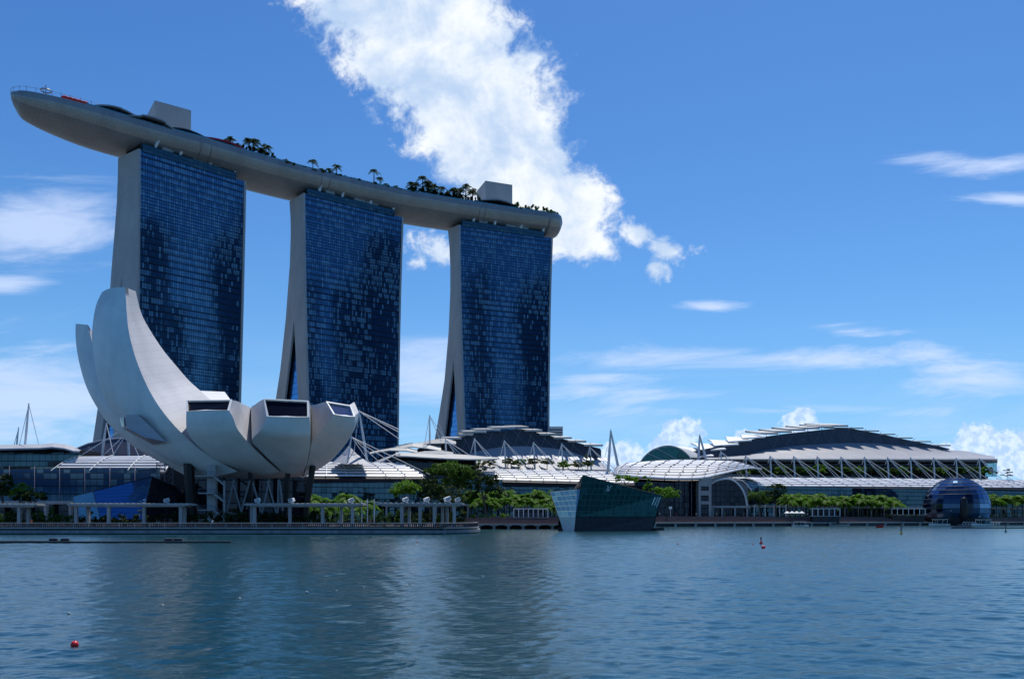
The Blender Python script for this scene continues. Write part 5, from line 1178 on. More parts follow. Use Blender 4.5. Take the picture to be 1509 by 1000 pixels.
# ================================================================== glass dome on the water
DD = 486; rD = 44.5 / F * DD; cD = V((PX(1409.5, DD), DD, 10.6))
dm = thing('glass_dome', 'dark blue panelled glass dome floating at the right waterfront', 'dome', (cD.x, cD.y, 0))
rows_, uvs = [], []; nv, nu = 13, 28
for i in range(nv + 1):
    th = lerp(R(2), R(119), i / nv); rows_.append([cD + V((rD * math.sin(th) * math.cos(2 * PI * k / nu), rD * math.sin(th) * math.sin(2 * PI * k / nu), rD * math.cos(th))) for k in range(nu + 1)])
    uvs.append([(k * 4.6, (nv - i) * 3.9 + 0.001) for k in range(nu + 1)])
mb = MB(); mb.grid(rows_, uvs=uvs); mb.build('glass_shell', M['domeglass'], dm, weld=False)
for i in range(1, nv):
    mb = MB(); mb.tube([p_ + (p_ - cD) * 0.004 for p_ in rows_[i]], 0.12, 4, caps=False); mb.build('ring_rib', M['navy'], dm)
mb = MB(); rr = [[cD + V((r_ * math.cos(k * PI / 20), r_ * math.sin(k * PI / 20), z_ - cD.z)) for k in range(40)] for r_, z_ in ((rD * 0.80, 4.6), (rD * 0.985, 4.4), (rD * 0.97, 2.6), (rD * 0.94, 0.2), (rD * 0.90, -0.6))]
mb.grid(rr, True); mb.face(rr[0]); mb.build('floating_base', M['black'], dm)  # black base carried up as a skirt, painting the lower rings' dark reflection
ent = MB(); rows_ = []
ex0 = V((PX(1424.5, 466), 466, 0.8)); 
for i in range(13):
    th = PI * i / 12; z_ = 0.6 + 15.6 * (1 - math.cos(th)) / 2; w_ = 2.45 * max(0.0, math.sin(th)) ** 0.62 * (0.72 + 0.28 * i / 12) + 0.1
    yf = DD - math.sqrt(max(4.0, rD ** 2 - (z_ - cD.z) ** 2 - (ex0.x - cD.x) ** 2)) - 0.4
    rows_.append([V((ex0.x + w_ * math.cos(a_ * PI / 8), yf + 1.6 * math.sin(a_ * PI / 8), z_)) for a_ in range(16)])
ent.grid(rows_, True); ent.build('entrance_hood', M['black'], dm, smooth=True)
mb = MB(); mb.box((cD.x + 3, 468, 0.55), (22, 4, 0.5)); mb.build('landing_stage', M['conc'], dm)
for k in range(14): mb = MB(); mb.tube([(cD.x - 7 + k * 1.6, 466.4, 0.8), (cD.x - 7 + k * 1.6, 466.4, 1.7), (cD.x - 6.4 + k * 1.6, 466.4, 2.3), (cD.x - 5.9 + k * 1.6, 466.4, 1.6)], 0.2, 5); mb.build('railing_hoop', M['white'], dm)

# ================================================================== plants
random.seed(11)
def leaves(mb, ells, n, size, up=0.5):
    tot = sum(e_[1] * e_[2] * e_[3] for e_ in ells)
    for c, rx, ry, rz in ells:
        m_ = max(8, int(n * (rx * ry * rz) / tot)); c = V(c)
        # sub-clumps make the outline uneven
        cl = []
        for _ in range(max(4, m_ // 38)):
            a_ = random.uniform(0, 2 * PI); z_ = random.uniform(-0.75, 1); r_ = math.sqrt(max(0, 1 - z_ * z_)); k_ = random.uniform(0.5, 1.0)
            cl.append((V((r_ * math.cos(a_) * k_, r_ * math.sin(a_) * k_, z_ * k_)), random.uniform(0.22, 0.42)))
        for _ in range(m_):
            o_, s_ = random.choice(cl); d_ = V((random.gauss(0, 1), random.gauss(0, 1), random.gauss(0, 0.8))).normalized() * s_ * random.random() ** 0.4
            q_ = o_ + d_; p_ = c + V((q_.x * rx, q_.y * ry, q_.z * rz))
            nn = (d_ + V((random.uniform(-1, 1), random.uniform(-1, 1), random.uniform(-0.4, 1) + up)) * 0.6).normalized()
            a_ = nn.cross(V((random.uniform(-1, 1), random.uniform(-1, 1), random.uniform(-1, 1)))).normalized(); b_ = nn.cross(a_)
            sz = size * random.uniform(0.6, 1.35)
            mb.face([p_ - a_ * sz * 0.5, p_ + b_ * sz * 0.32, p_ + a_ * sz * 0.5, p_ - b_ * sz * 0.32], [(0, 0)] * 4)
def tree(lab, base, ells, mat_, n=900, size=0.9, trunk=0.25, name='leafy_tree', group=None, limbs=5, cat='tree'):
    base = V(base); root = thing(name, lab, cat, tuple(base), group)
    mb = MB(); zc = min(e_[0][2] - e_[3] * 0.3 for e_ in ells); cx_ = sum(e_[0][0] for e_ in ells) / len(ells); cy_ = sum(e_[0][1] for e_ in ells) / len(ells)
    fork = V((lerp(base.x, cx_, 0.4), lerp(base.y, cy_, 0.4), lerp(base.z, zc, 0.62)))
    mb.tube([base - V((0, 0, 0.2)), base.lerp(fork, 0.5) + V((0.1, 0, 0)), fork], [trunk * 1.25, trunk, trunk * 0.8], 7)
    for k in range(limbs):
        e_ = ells[k % len(ells)]; tip = V(e_[0]) + V((random.uniform(-.6, .6) * e_[1], random.uniform(-.6, .6) * e_[2], random.uniform(-0.1, .6) * e_[3]))
        mb.tube([fork - V((0, 0, 0.1)), fork.lerp(tip, 0.5) + V((random.uniform(-.4, .4), 0, 0.2)), tip], [trunk * 0.55, trunk * 0.35, trunk * 0.12], 5)
    mb.build('trunk', M['bark'], root, weld=False)
    mb = MB(); leaves(mb, ells, n, size); mb.build('crown', mat_, root, weld=False)
    return root
def E(px, py, rpx, rpy, d, dz=1.0): s_ = d / F; c = P(px, py, d); return (c, rpx * s_, rpx * s_ * dz, rpy * s_)
# mid-ground trees
tree('large bright green spreading tree between the two middle arcade roofs', G(664, 352, UPZ), [E(664, 692, 30, 12, 352), E(642, 694, 18, 9, 352), E(688, 698, 20, 12, 354), E(668, 710, 26, 12, 353)], M['leafmid'], 5200, 1.05, 0.4)
tree('loose open dark tree right of the large spreading tree, before the louvre roof', G(716, 346, UPZ), [E(704, 690, 13, 8, 346), E(712, 712, 18, 14, 348), E(728, 716, 14, 16, 346), E(696, 722, 12, 12, 346)], M['leafdark'], 2300, 0.9, 0.35, limbs=9)
tree('rounded lime green tree above the left part of the clustered pergola', G(598, 300, LANDZ), [E(597, 719, 20, 11, 300), E(590, 724, 14, 9, 300), E(606, 723, 14, 9, 300)], M['leafbright'], 2000, 0.75, 0.28)
tree('dark reddish green round tree beside the lime green tree', G(634, 310, LANDZ), [E(632, 716, 17, 13, 310), E(640, 726, 18, 14, 310), E(625, 728, 12, 10, 310)], M['leafdark'], 1900, 0.8, 0.3)
tree('sparse dark tree behind the right end of the clustered pergola', G(668, 322, LANDZ), [E(668, 728, 20, 16, 322), E(684, 732, 14, 12, 322)], M['leafdark'], 1100, 0.8, 0.3, limbs=8)
tree('dark broad tree at the far left edge, above the pergola', G(6, 240, LANDZ), [E(4, 711, 17, 13, 240), E(-6, 720, 16, 12, 240), E(12, 722, 13, 10, 240)], M['leafdark'], 2000, 0.7, 0.3)
tree('yellow green tree second from the left edge, before the left arcade', G(36, 236, LANDZ), [E(32, 720, 14, 8, 236), E(24, 727, 12, 8, 236)], M['leafbright'], 1000, 0.6, 0.22)
tree('dark green spreading tree before the left arcade, right of the yellow green tree', G(46, 233, LANDZ), [E(50, 730, 17, 9, 233), E(38, 731, 14, 9, 233), E(60, 732, 9, 7, 233), E(30, 733, 12, 8, 233)], M['leafdark'], 1900, 0.6, 0.25)
tree('bright green tree on top of the glass crystal pavilion', P(921, 722, 283), [E(921, 704, 13, 7, 283), E(930, 707, 11, 6, 283), E(913, 705, 8, 5, 283)], M['leafbright'], 1100, 0.65, 0.2)
tree('slim upright green tree behind the right half of the crystal pavilion', G(953, 330, LANDZ), [E(952, 705, 7, 6, 330), E(956, 716, 9, 7, 330), E(962, 724, 9, 7, 330)], M['leafbright'], 800, 0.75, 0.22)
tree('light green umbrella shaped tree right of the crystal pavilion', G(983, 372, 3.0), [E(984, 724, 17, 7, 372), E(972, 724, 12, 6, 372), E(992, 728, 9, 7, 372), E(978, 731, 13, 5, 372)], M['leafbright'], 1600, 0.85, 0.3)
tree('dark green tree right of the arched window', G(1143, 448, UPZ), [E(1143, 722, 15, 10, 448), E(1134, 729, 14, 10, 448), E(1150, 719, 9, 6, 448)], M['leafdark'], 1500, 1.0, 0.35)
tree('soft mid green tree between the arched window and the dark green tree', G(1120, 444, UPZ), [E(1118, 730, 14, 9, 444), E(1126, 734, 12, 10, 444), E(1110, 733, 8, 8, 444)], M['leafmid'], 1200, 0.95, 0.3)
tree('tiered thin tree against the sky at the far right end of the terrace', P(1485, 704, 575), [E(1485, 692, 8, 1.2, 575), E(1486, 696, 8, 1.2, 575), E(1484, 700, 8, 1.3, 575)], M['leafdark'], 360, 0.9, 0.2)
# terrace trees in front of the theatre
for k, (px, py) in enumerate(((697, 679), (722, 680), (748, 678), (766, 679.5), (787, 678), (806, 678), (830, 682), (852, 682), (866, 681))):
    d = lerp(425, 440, k / 8)
    tree(('flat topped olive tree on the theatre terrace, ' + ('nearest the foyer canopies', 'second from the foyer canopies', 'third from the foyer canopies', 'fourth from the foyer canopies', 'middle one of nine', 'fourth from the right end', 'third from the right end', 'second from the right end', 'at the right end')[k]) if k != 7 else 'yellowish flat topped tree on the theatre terrace, second from the right end',
         P(px, 694, d), [E(px, py, 9, 3.0, d), E(px - 3, py + 3, 9, 2.6, d), E(px + 4, py + 3.5, 8, 2.4, d)] + ([E(px, py - 8, 5, 4, d)] if k == 8 else []), M['leafolive'] if k % 3 else M['leafbright'], 900, 0.95, 0.2, 'terrace_tree', 'flat topped trees on the theatre terrace')
# green planting on the terrace of the big roof
tp0 = None
for k in range(26):
    px = 1092 + k * 14.8; d = lerp(505, 578, k / 25); c = P(px, 701, d)
    lab = f'bushy tree on the terrace below the big grey roof, {ORD[k]} from left'
    if k < 4:
        m_ = (M['leafbright'], M['leafmid'], M['leafmid'], M['leafdark'])[k]
        t_ = tree(lab, c, [E(px, 691, 9, 5.5, d), E(px - 5, 694, 7, 5, d), E(px + 5, 695, 7, 5, d)], m_, 620, 1.25, 0.25, 'terrace_tree', 'bushy trees on the terrace of the big roof')
        tp0 = (tp0 or []) + [t_]
    else:
        r_ = copy_tree(tp0[(k * 7) % 4], c, k * 1.3, random.uniform(0.9, 1.2)); r_['label'] = lab
# palms
def palm(h, nf, fl_, mat_, droop=1.0, tr=0.17):
    root = thing('palm_tree', 'palm', 'palm tree', (0, 0, 0))
    mb = MB(); mb.tube([(0, 0, -0.2), (0.15, 0.05, h * 0.5), (0.1, 0.1, h)], [tr * 1.4, tr, tr * 0.85], 7); mb.build('trunk', M['bark'], root, weld=False)
    mb = MB()
    for k in range(nf):
        a_ = 2 * PI * k / nf + random.uniform(-.2, .2); el = random.uniform(0.15, 1.25); L_ = fl_ * random.uniform(0.8, 1.1); dirh = V((math.cos(a_), math.sin(a_), 0)); sd_ = V((-math.sin(a_), math.cos(a_), 0))
        pts = []
        for j in range(8):
            s_ = j / 7; pts.append(V((0.1, 0.1, h)) + dirh * (L_ * (math.cos(el) * s_ + 0.12 * s_ * s_)) + V((0, 0, L_ * (math.sin(el) * s_ - 0.75 * droop * s_ * s_))))
        for j in range(7):
            a0, a1 = pts[j], pts[j + 1]; wd_ = fl_ * 0.22 * math.sin(PI * (j + 1.2) / 8.6)
            for s2 in (-1, 1):
                for h2 in (0.0, 0.5):
                    b0 = a0.lerp(a1, h2); b1 = a0.lerp(a1, h2 + 0.42); tipo = sd_ * s2 * wd_ + (a1 - a0) * 0.8 - V((0, 0, wd_ * 0.45))
                    mb.face([b0, b1, b1 + tipo, b0 + tipo * 0.92], [(0, 0)] * 4)
    mb.build('fronds', mat_, root, weld=False)
    return root
pA, pB, pC = palm(7.2, 18, 4.4, M['palm'], 1.0), palm(5.6, 16, 4.0, M['palm'], 1.2), palm(6.4, 20, 4.6, M['palm'], 0.8)
dA, dB, dC = palm(6.2, 15, 3.6, M['palmdark'], 1.0, 0.22), palm(4.4, 16, 3.6, M['palmdark'], 0.9, 0.22), palm(8.0, 13, 3.4, M['palmdark'], 1.1, 0.25)
used = {}
def place(pr, loc, rz, s_, lab, grp):
    if pr.name not in used: used[pr.name] = 1; o = pr; o.location = loc; o.rotation_euler = (0, 0, rz); o.scale = (s_, s_, s_)
    else: o = copy_tree(pr, loc, rz, s_)
    o['label'] = lab; o['group'] = grp; return o
def row(px0, px1, n, d0, d1, z0, z1, grp, where, s0=0.95, s1=1.25):
    for k in range(n):
        f_ = k / max(1, n - 1); px = lerp(px0, px1, f_) + random.uniform(-1.2, 1.2); d = lerp(d0, d1, f_) + random.uniform(-2.5, 2.5)
        place((pA, pC, pA, pB, pC)[k % 5], G(px, d, z0 + (z1 - z0) * f_), random.uniform(0, 6.28), random.uniform(s0, s1), f'green palm {where}, {ORD[k]} from left', grp)
row(693, 850, 20, 374, 388, UPZ, UPZ, 'palms behind the boardwalk', 'in the back row before the middle arcade', 1.25, 1.5)
row(706, 846, 15, 362, 374, 4.0, UPZ, 'palms behind the boardwalk', 'in the front row behind the boardwalk', 0.95, 1.2)
row(806, 848, 5, 342, 348, 2.5, 2.5, 'palms behind the boardwalk', 'in the short cluster beside the crystal pavilion', 0.7, 0.95)
row(1160, 1320, 24, 452, 488, UPZ, UPZ, 'palms along the right arcade', 'in the long row left of the glass dome', 1.4, 1.62)
row(1163, 1322, 16, 446, 480, UPZ, UPZ, 'palms along the right arcade', 'in the front row left of the glass dome', 1.15, 1.35)
row(1446, 1530, 12, 522, 548, UPZ, UPZ, 'palms along the right arcade', 'in the row right of the glass dome', 1.6, 1.85)
row(462, 541, 9, 300, 312, LANDZ, LANDZ, 'palms right of the lotus museum', 'right of the lotus museum', 1.0, 1.45)
row(468, 530, 5, 275, 282, LANDZ, LANDZ, 'palms right of the lotus museum', 'in the front cluster right of the lotus museum', 0.75, 0.95)
# rooftop planting
g2 = 'palms on the rooftop park'
spec = [(333, .3, .8, 1), (340, .5, 1.0, 0), (346, .6, .9, 1), (352, .4, .85, 1), (366, .35, 1.2, 0), (373, .5, 1.35, 0), (380, .45, 1.1, 1), (386, .3, .9, 1), (394, .4, 1.15, 0), (402, .3, .6, 1), (425, .25, .6, 1), (462, .3, 0.95, 0), (474, .25, .6, 1), (486, .25, .8, 1), (497, .25, 1.0, 0), (546, .25, 1.1, 2), (556, .25, .85, 0), (569, .2, .6, 1), (580, .2, .6, 1),
        (604, .3, 1.0, 0), (609, .4, .8, 1), (615, .5, 1.1, 0), (620, .35, 1.35, 2), (625, .45, 1.0, 1), (630, .4, 1.1, 0), (635, .5, 1.4, 0), (640, .3, 1.0, 1), (645, .45, 1.2, 0), (651, .35, 1.1, 0), (660, .45, 1.0, 1), (666, .4, 1.15, 0), (671, .5, 1.2, 0), (676, .35, 1.0, 1), (682, .4, 1.2, 0), (688, .5, 1.35, 2), (693, .35, 1.1, 2), (698, .45, 1.2, 0)]
clusters = [(0, 4, 'before the palm gap on the dark red canopy'), (4, 10, 'in the thick cluster right of the dark red canopy'), (10, 15, 'spaced out above the middle tower'), (15, 19, 'spaced out between the middle and farthest towers'), (19, 29, 'in the dense grove left of the second concrete block'), (29, 37, 'in the grove nearest the second concrete block')]
for a_, b_, wh in clusters:
    for k in range(a_, b_):
        px, fr_, s_, kd = spec[k]; p_, _ = deckpt(px, 0, fr_ * 0.26)
        place((dA, dB, dC)[kd], p_, random.uniform(0, 6), s_ * 1.12, f'dark rooftop palm {wh}, {ORD[k - a_]} from left', g2)
def rooftop_shrub(lab, px0, px1, h, fr_, mat_, n):
    pts = [deckpt(lerp(px0, px1, k / 6), 0, fr_ * 0.4)[0] for k in range(7)]
    mb = MB(); leaves(mb, [(p_ + V((0, 0, h * 0.55)), (pts[-1] - pts[0]).length / 10, 2.2, h * 0.62) for p_ in pts], n * 2, 1.0)
    tag(mb.build('rooftop_hedge', mat_, weld=False), lab, 'hedge', 'hedges on the rooftop park')
rooftop_shrub('bright trimmed hedge at the stern of the rooftop park, right of the second block', 758, 812, 5.0, 0.16, M['leafmid'], 1500)
rooftop_shrub('low hedge at the extreme stern of the rooftop park', 808, 822, 3.2, 0.2, M['palmdark'], 300)
rooftop_shrub('dark low hedge under the thick palm cluster on the rooftop park', 362, 400, 4.6, 0.22, M['leafdark'], 1300)
rooftop_shrub('dark low hedge under the dense palm grove on the rooftop park', 604, 656, 5.2, 0.22, M['leafdark'], 1900)
rooftop_shrub('dark low hedge left of the second concrete block on the rooftop park', 659, 703, 5.2, 0.22, M['leafdark'], 1700)
rooftop_shrub('tiny low hedge in the middle of the rooftop park', 505, 540, 2.4, 0.15, M['palmdark'], 500)
rooftop_shrub('thin line of low shrubs on the rooftop park above the middle tower', 420, 500, 2.0, 0.12, M['palmdark'], 700)
rooftop_shrub('thin line of low shrubs on the rooftop park right of the middle tower', 545, 604, 2.2, 0.12, M['palmdark'], 600)
# hedges along the promenades
def hedge(lab, px0, px1, ytop, d, z0, mat_, n, kind_cat='hedge'):
    x0, x1 = PX(px0, d), PX(px1, d); zt = PZ(ytop, d); m_ = max(2, int((x1 - x0) / 2.6)); mb = MB()
    leaves(mb, [((lerp(x0, x1, (k + .5) / m_), d + random.uniform(-.8, .8), lerp(z0, zt, 0.5)), (x1 - x0) / m_ * 0.75, 1.8, (zt - z0) * random.uniform(0.42, 0.64)) for k in range(m_)], n, 0.55)
    tag(mb.build('hedge', mat_, weld=False), lab, kind_cat, 'hedges along the waterfront')
hedge('sunlit low hedge behind the leftmost pergola', -20, 108, 752, 210, 1.4, M['leafmid'], 2600)
hedge('clipped bush between the columns of the leftmost pergola', 42, 58, 747, 209, 1.4, M['hedge'], 400, 'bush')
hedge('small pointed bush behind the leftmost pergola', 14, 26, 750, 210, 1.4, M['leafdark'], 300, 'bush')
hedge('dark hedge in front of the blue glass wedge', 108, 276, 753.5, 207, 1.4, M['leafdark'], 2600)
hedge('dark hedge below the stair tower of the lotus museum', 270, 370, 753.5, 207, 1.4, M['leafdark'], 2200)
hedge('dark hedge behind the pergola under the lotus museum', 366, 475, 754.5, 207, 1.4, M['leafdark'], 2200)
hedge('green hedge between the two right pergolas', 470, 602, 752.5, 208, 1.4, M['hedge'], 2800)
hedge('dark green hedge behind the clustered pergola', 600, 690, 752, 208, 1.4, M['leafdark'], 2000)
hedge('narrow sunlit bush among the clustered pergola columns', 638, 652, 752, 209, 1.4, M['leafmid'], 250, 'bush')
hedge('low sunlit planting above the brown steps of the boardwalk', 690, 752, 757, 340, 3.2, M['leafbright'], 700)
hedge('low planting beside the white tents of the right promenade', 1160, 1186, 753, 436, 5.1, M['hedge'], 300)
hedge('low planting before the right arcade, left of the glass dome', 1240, 1362, 757, 466, 5.1, M['leafdark'], 700)
hedge('low planting at the foot of the palms right of the glass dome', 1455, 1540, 757, 512, 5.1, M['leafdark'], 600)

# ================================================================== small things on the promenades
def kiosk(lab, px0, px1, y0, y1, d, nb):
    root = thing('frame_kiosk', lab, 'kiosk', tuple(P((px0 + px1) / 2, y1, d)), 'white framed kiosks on the waterfront')
    x0, x1 = PX(px0, d), PX(px1, d); z0, z1 = PZ(y1, d), PZ(y0, d); th = 0.34
    mb = MB(); mb.frame((x0, d, z1 - th), (x1 - x0, 0, 0), (0, 5, 0), (0, 0, th)); mb.build('roof', M['white'], root)
    mb = MB(); mb.frame((x0, d, z0), (x1 - x0, 0, 0), (0, 5, 0), (0, 0, th)); mb.build('floor', M['conc'], root)
    for k in range(nb + 1): x = lerp(x0, x1 - th, k / nb); mb = MB(); mb.frame((x, d, z0 + th), (th, 0, 0), (0, th, 0), (0, 0, z1 - z0 - 2 * th)); mb.build('post', M['white'], root)
    mb = MB(); mb.frame((x0 + 1.2, d + 1.5, z0 + th), (x1 - x0 - 2.4, 0, 0), (0, 2.6, 0), (0, 0, z1 - z0 - 2 * th - 0.2)); mb.build('glass_box', M['darkglass'], root)
    mb = MB(); mb.frame((x0 + 0.4, d + 0.6, LANDZ), (x1 - x0 - 0.8, 0, 0), (0, 3.8, 0), (0, 0, z0 - LANDZ - 0.004)); mb.build('plinth', M['dark'], root)
kiosk('white framed kiosk box on the boardwalk left of the crystal pavilion', 756.5, 808, 748.5, 763, 322, 7)
kiosk('white framed kiosk box before the palm row, left of the dome', 1197, 1238.5, 748.5, 760.5, 438, 5)
kiosk('white framed kiosk box touching the left side of the glass dome', 1314, 1364, 748.5, 758.5, 474, 6)
sg = thing('sign_post', 'white square sign on a post beside the crystal pavilion', 'sign', tuple(G(988, 408, UPZ)))
mb = MB(); mb.bar(G(988, 408, UPZ), P(988, 749, 408), 0.1, 6); mb.build('post', M['steel'], sg)
mb = MB(); mb.frame(P(985.8, 749.5, 407.9), (1.55, 0, 0), (0, 0.15, 0), (0, 0, 1.2)); mb.build('panel', M['white'], sg)
lp0 = None
for k, (px, lab) in enumerate(((1112, 'slim lamp post right of the arched window'), (1127.5, 'slim lamp post before the soft green tree'), (1140.5, 'slim lamp post before the dark green tree'), (1149, 'slim lamp post left of the white tents'), (1158, 'slim lamp post beside the white tents'))):
    loc = G(px, 430, UPZ)
    if lp0 is None:
        lp0 = thing('lamp_post', lab, 'lamp post', (0, 0, 0), 'slim lamp posts on the right promenade')
        a = MB(); a.bar((0, 0, 0), (0, 0, 6.2), 0.09, 6); a.build('pole', M['steel'], lp0)
        a = MB(); a.frame((-0.1, -0.12, 6.05), (0.9, 0, 0), (0, 0.24, 0), (0, 0, 0.16)); a.build('lamp_head', M['white'], lp0)
        lp0.location = loc
    else: c = copy_tree(lp0, loc, 0, 1.0); c['label'] = lab
tn0 = None
for px, d, lab in ((1160, 428, 'white market parasol on the right promenade, leftmost of four'), (1167, 427, 'white market parasol second from left on the right promenade'), (1174, 426, 'white market parasol third from left on the right promenade'), (1181.5, 428, 'white market parasol nearest the white framed kiosk')):
    loc = G(px, d, 4.9)
    if tn0 is None:
        tn0 = thing('parasol', lab, 'parasol', (0, 0, 0), 'white parasols on the right promenade')
        a = MB(); a.bar((0, 0, 0), (0, 0, 2.6), 0.06, 5); a.build('pole', M['steel'], tn0)
        a = MB(); a.grid([[V((r_ * math.cos(j * PI / 4), r_ * math.sin(j * PI / 4), z_)) for j in range(8)] for r_, z_ in ((0.05, 2.9), (0.9, 2.5), (1.6, 1.9), (1.55, 1.8), (0.8, 2.35), (0.05, 2.7))], True); a.build('canopy', M['white'], tn0)
        tn0.location = loc
    else: c = copy_tree(tn0, loc, 0.4, 1.0); c['label'] = lab

# people on the waterfront (tiny in the picture)
def person(lab, loc, rz, shirt, trousers):
    me = bpy.data.meshes.new('person')
    vs = [(0, 0, .95), (0, 0, 1.2), (0, 0, 1.45), (0, 0, 1.56), (0, .02, 1.70), (.1, 0, .9), (.11, .03, .5), (.12, 0, .06), (-.1, 0, .9), (-.13, -.12, .5), (-.14, -.2, .07), (.2, 0, 1.42), (.27, 0, 1.15), (.27, .1, .9), (-.2, 0, 1.42), (-.27, 0, 1.15), (-.26, .12, .92), (.12, .16, .03), (-.14, -.04, .03)]
    es = [(0, 1), (1, 2), (2, 3), (3, 4), (0, 5), (5, 6), (6, 7), (0, 8), (8, 9), (9, 10), (2, 11), (11, 12), (12, 13), (2, 14), (14, 15), (15, 16), (7, 17), (10, 18)]
    rad = [.15, .14, .16, .06, .11, .1, .075, .05, .1, .075, .05, .07, .05, .04, .07, .05, .04, .04, .04]
    me.from_pydata(vs, es, []); o = bpy.data.objects.new('person', me); COL.objects.link(o); o.location = loc; o.rotation_euler = (0, 0, rz)
    md = o.modifiers.new('skin', 'SKIN'); o.modifiers.new('sub', 'SUBSURF').levels = 1
    for v_, r_ in zip(me.skin_vertices[0].data, rad): v_.radius = (r_, r_)
    me.skin_vertices[0].data[0].use_root = True
    o.data.materials.append(trousers); WLOC[o.name] = V(loc); tag(o, lab, 'person', 'people on the waterfront')
    mb = MB(); rr = [[V(loc) + V((x_ * math.cos(a_ * PI / 6), y_ * math.sin(a_ * PI / 6), z_)) for a_ in range(12)] for x_, y_, z_ in ((.19, .17, .92), (.18, .16, 1.15), (.25, .17, 1.42), (.12, .1, 1.53))]
    mb.grid(rr, True); mb.build('shirt', shirt, o, smooth=True)
    mb = MB(); mb.sphere(V(loc) + V((0, -.0, 1.76)), 0.115, 8, 5); mb.build('hair', M['black'], o, smooth=True)
skin_ = simple('dark_cloth', (0.08, 0.07, 0.08), 0.8)
person('person in orange shirt walking on the museum promenade at left', (PX(45.5, 193), 193.2, 1.75), 0.5, simple('orange_cloth', (0.7, 0.14, 0.02), 0.8), skin_)
person('person in white shirt walking before the stone tower', (PX(1056, 420), 420, UPZ), 1.2, M['white'], skin_)
person('person in pale blue shirt standing before the arched window', (PX(1084, 422), 422, UPZ), 2.0, simple('blue_cloth', (0.3, 0.45, 0.65), 0.8), skin_)
person('person in red shirt standing by the white square sign', (PX(996, 412.5), 412.5, UPZ), 0.3, M['redcloth'], skin_)

grey_cloth = simple('grey_cloth', (0.25, 0.26, 0.28), 0.8); green_cloth = simple('green_cloth', (0.08, 0.22, 0.12), 0.8)
for px, d, sh, lab in ((972, 409, M['white'], 'person in white shirt by the rail right of the crystal pavilion'), (1012, 416, grey_cloth, 'person in grey shirt strolling left of the stone tower'), (1026, 424, M['white'], 'person in white shirt close to the stone tower foot'),
                       (1068, 428, green_cloth, 'person in green shirt under the arched window'), (1096, 424, grey_cloth, 'person in grey shirt right of the arched window'), (1120, 426, M['redcloth'], 'person in red shirt between slim lamp posts'),
                       (1152, 427, green_cloth, 'person in green shirt left of the white parasols'), (1190, 430, M['white'], 'person in white shirt right of the white parasols')):
    person(lab, (PX(px, d), d, UPZ), px % 6.0, sh, skin_)
for px, sh, lab in ((312, M['white'], 'person in white shirt on the promenade before the stair tower'), (498, grey_cloth, 'person in grey shirt under the pergola right of the lotus museum'), (545, M['redcloth'], 'person in red shirt on the promenade between two pergolas')):
    person(lab, (PX(px, 194), 194.4, 1.75), px % 6.0, sh, skin_)

# ================================================================== boats, pontoons and buoys
def boat(name, lab, loc, L_, B_, rz, roof=True, hullm=M['white'], cat='boat', grp=None):
    root = thing(name, lab, cat, (0, 0, 0), grp)
    mb = MB(); rows_ = []
    for i in range(9):
        f_ = i / 8; x = (f_ - 0.5) * L_; w_ = B_ / 2 * (1 - max(0, (f_ - 0.55) / 0.45) ** 2.2) + 0.02; sh = 0.25 * f_ ** 2
        rows_.append([V((x, -w_, 0.75 + sh)), V((x, -w_ * 0.9, 0.1)), V((x, 0, -0.3)), V((x, w_ * 0.9, 0.1)), V((x, w_, 0.75 + sh))])
    mb.grid(rows_); mb.face(rows_[0]); mb.grid([[r_[0] - V((0, 0, .1)), r_[4] - V((0, 0, .1))] for r_ in rows_]); mb.build('hull', hullm, root)
    if roof:
        mb = MB(); mb.box((-L_ * 0.08, 0, 1.3), (L_ * 0.5, B_ * 0.75, 1.2)); mb.build('cabin', M['arcglass'], root)
        mb = MB(); mb.box((-L_ * 0.08, 0, 2.45), (L_ * 0.66, B_ * 0.95, 0.16)); mb.build('canopy', M['white'], root)
        for sx in (-0.36, -0.12, 0.12, 0.22):
            for sy in (-1, 1): mb = MB(); mb.bar((L_ * sx, sy * B_ * 0.42, 0.6), (L_ * sx, sy * B_ * 0.42, 2.4), 0.06, 5); mb.build('post', M['white'], root)
    root.location = loc; root.rotation_euler = (0, 0, rz); return root
boat('passenger_boat', 'white passenger boat with canopy in front of the right waterfront deck', G(1180.5, 392, 0), 7.8, 3.0, 0.15)
boat('passenger_boat', 'white ferry boat moored left of the glass dome', G(1383, 459, 0), 8.5, 3.4, PI).scale = (1.3, 1.3, 1.45)
boat('passenger_boat', 'white ferry boat moored right of the glass dome', G(1447, 456, 0), 9.5, 3.4, PI).scale = (1.2, 1.2, 1.4)
boat('rowing_boat', 'low grey boat moored at the right foot of the crystal pavilion', G(968, 262, 0), 4.6, 1.6, 0.0, False, M['quaydark'])
boat('rowing_boat', 'low pale boat moored by the right deck, right of the passenger boat', G(1236, 430, 0), 9, 2.0, 0.05, False, M['conc'])
boat('rowing_boat', 'small red kayak on the water left of the yellow buoy', G(1297, 350, 0), 3.4, 0.8, 0.2, False, M['red'])
pn = thing('pontoon', 'long black floating pontoon boom at the lower left', 'pontoon', (PX(150, 122), 122, 0))
mb = MB(); a_, b_ = G(-40, 121, 0), G(343, 122, 0)
for k in range(12): p0, p1 = a_.lerp(b_, k / 12), a_.lerp(b_, (k + 0.94) / 12); mb = MB(); mb.frame(p0 + V((0, -0.5, -0.1)), p1 - p0, V((0, 1.0, 0)), V((0, 0, 0.36))); mb.build('float', M['black'], pn)
p0, p1 = G(-40, 126, 0), G(105, 124.5, 0); mb = MB(); mb.frame(p0 + V((0, -0.3, -0.1)), p1 - p0, V((0, 0.6, 0)), V((0, 0, 0.34))); mb.build('float', M['black'], pn)
tn = 0
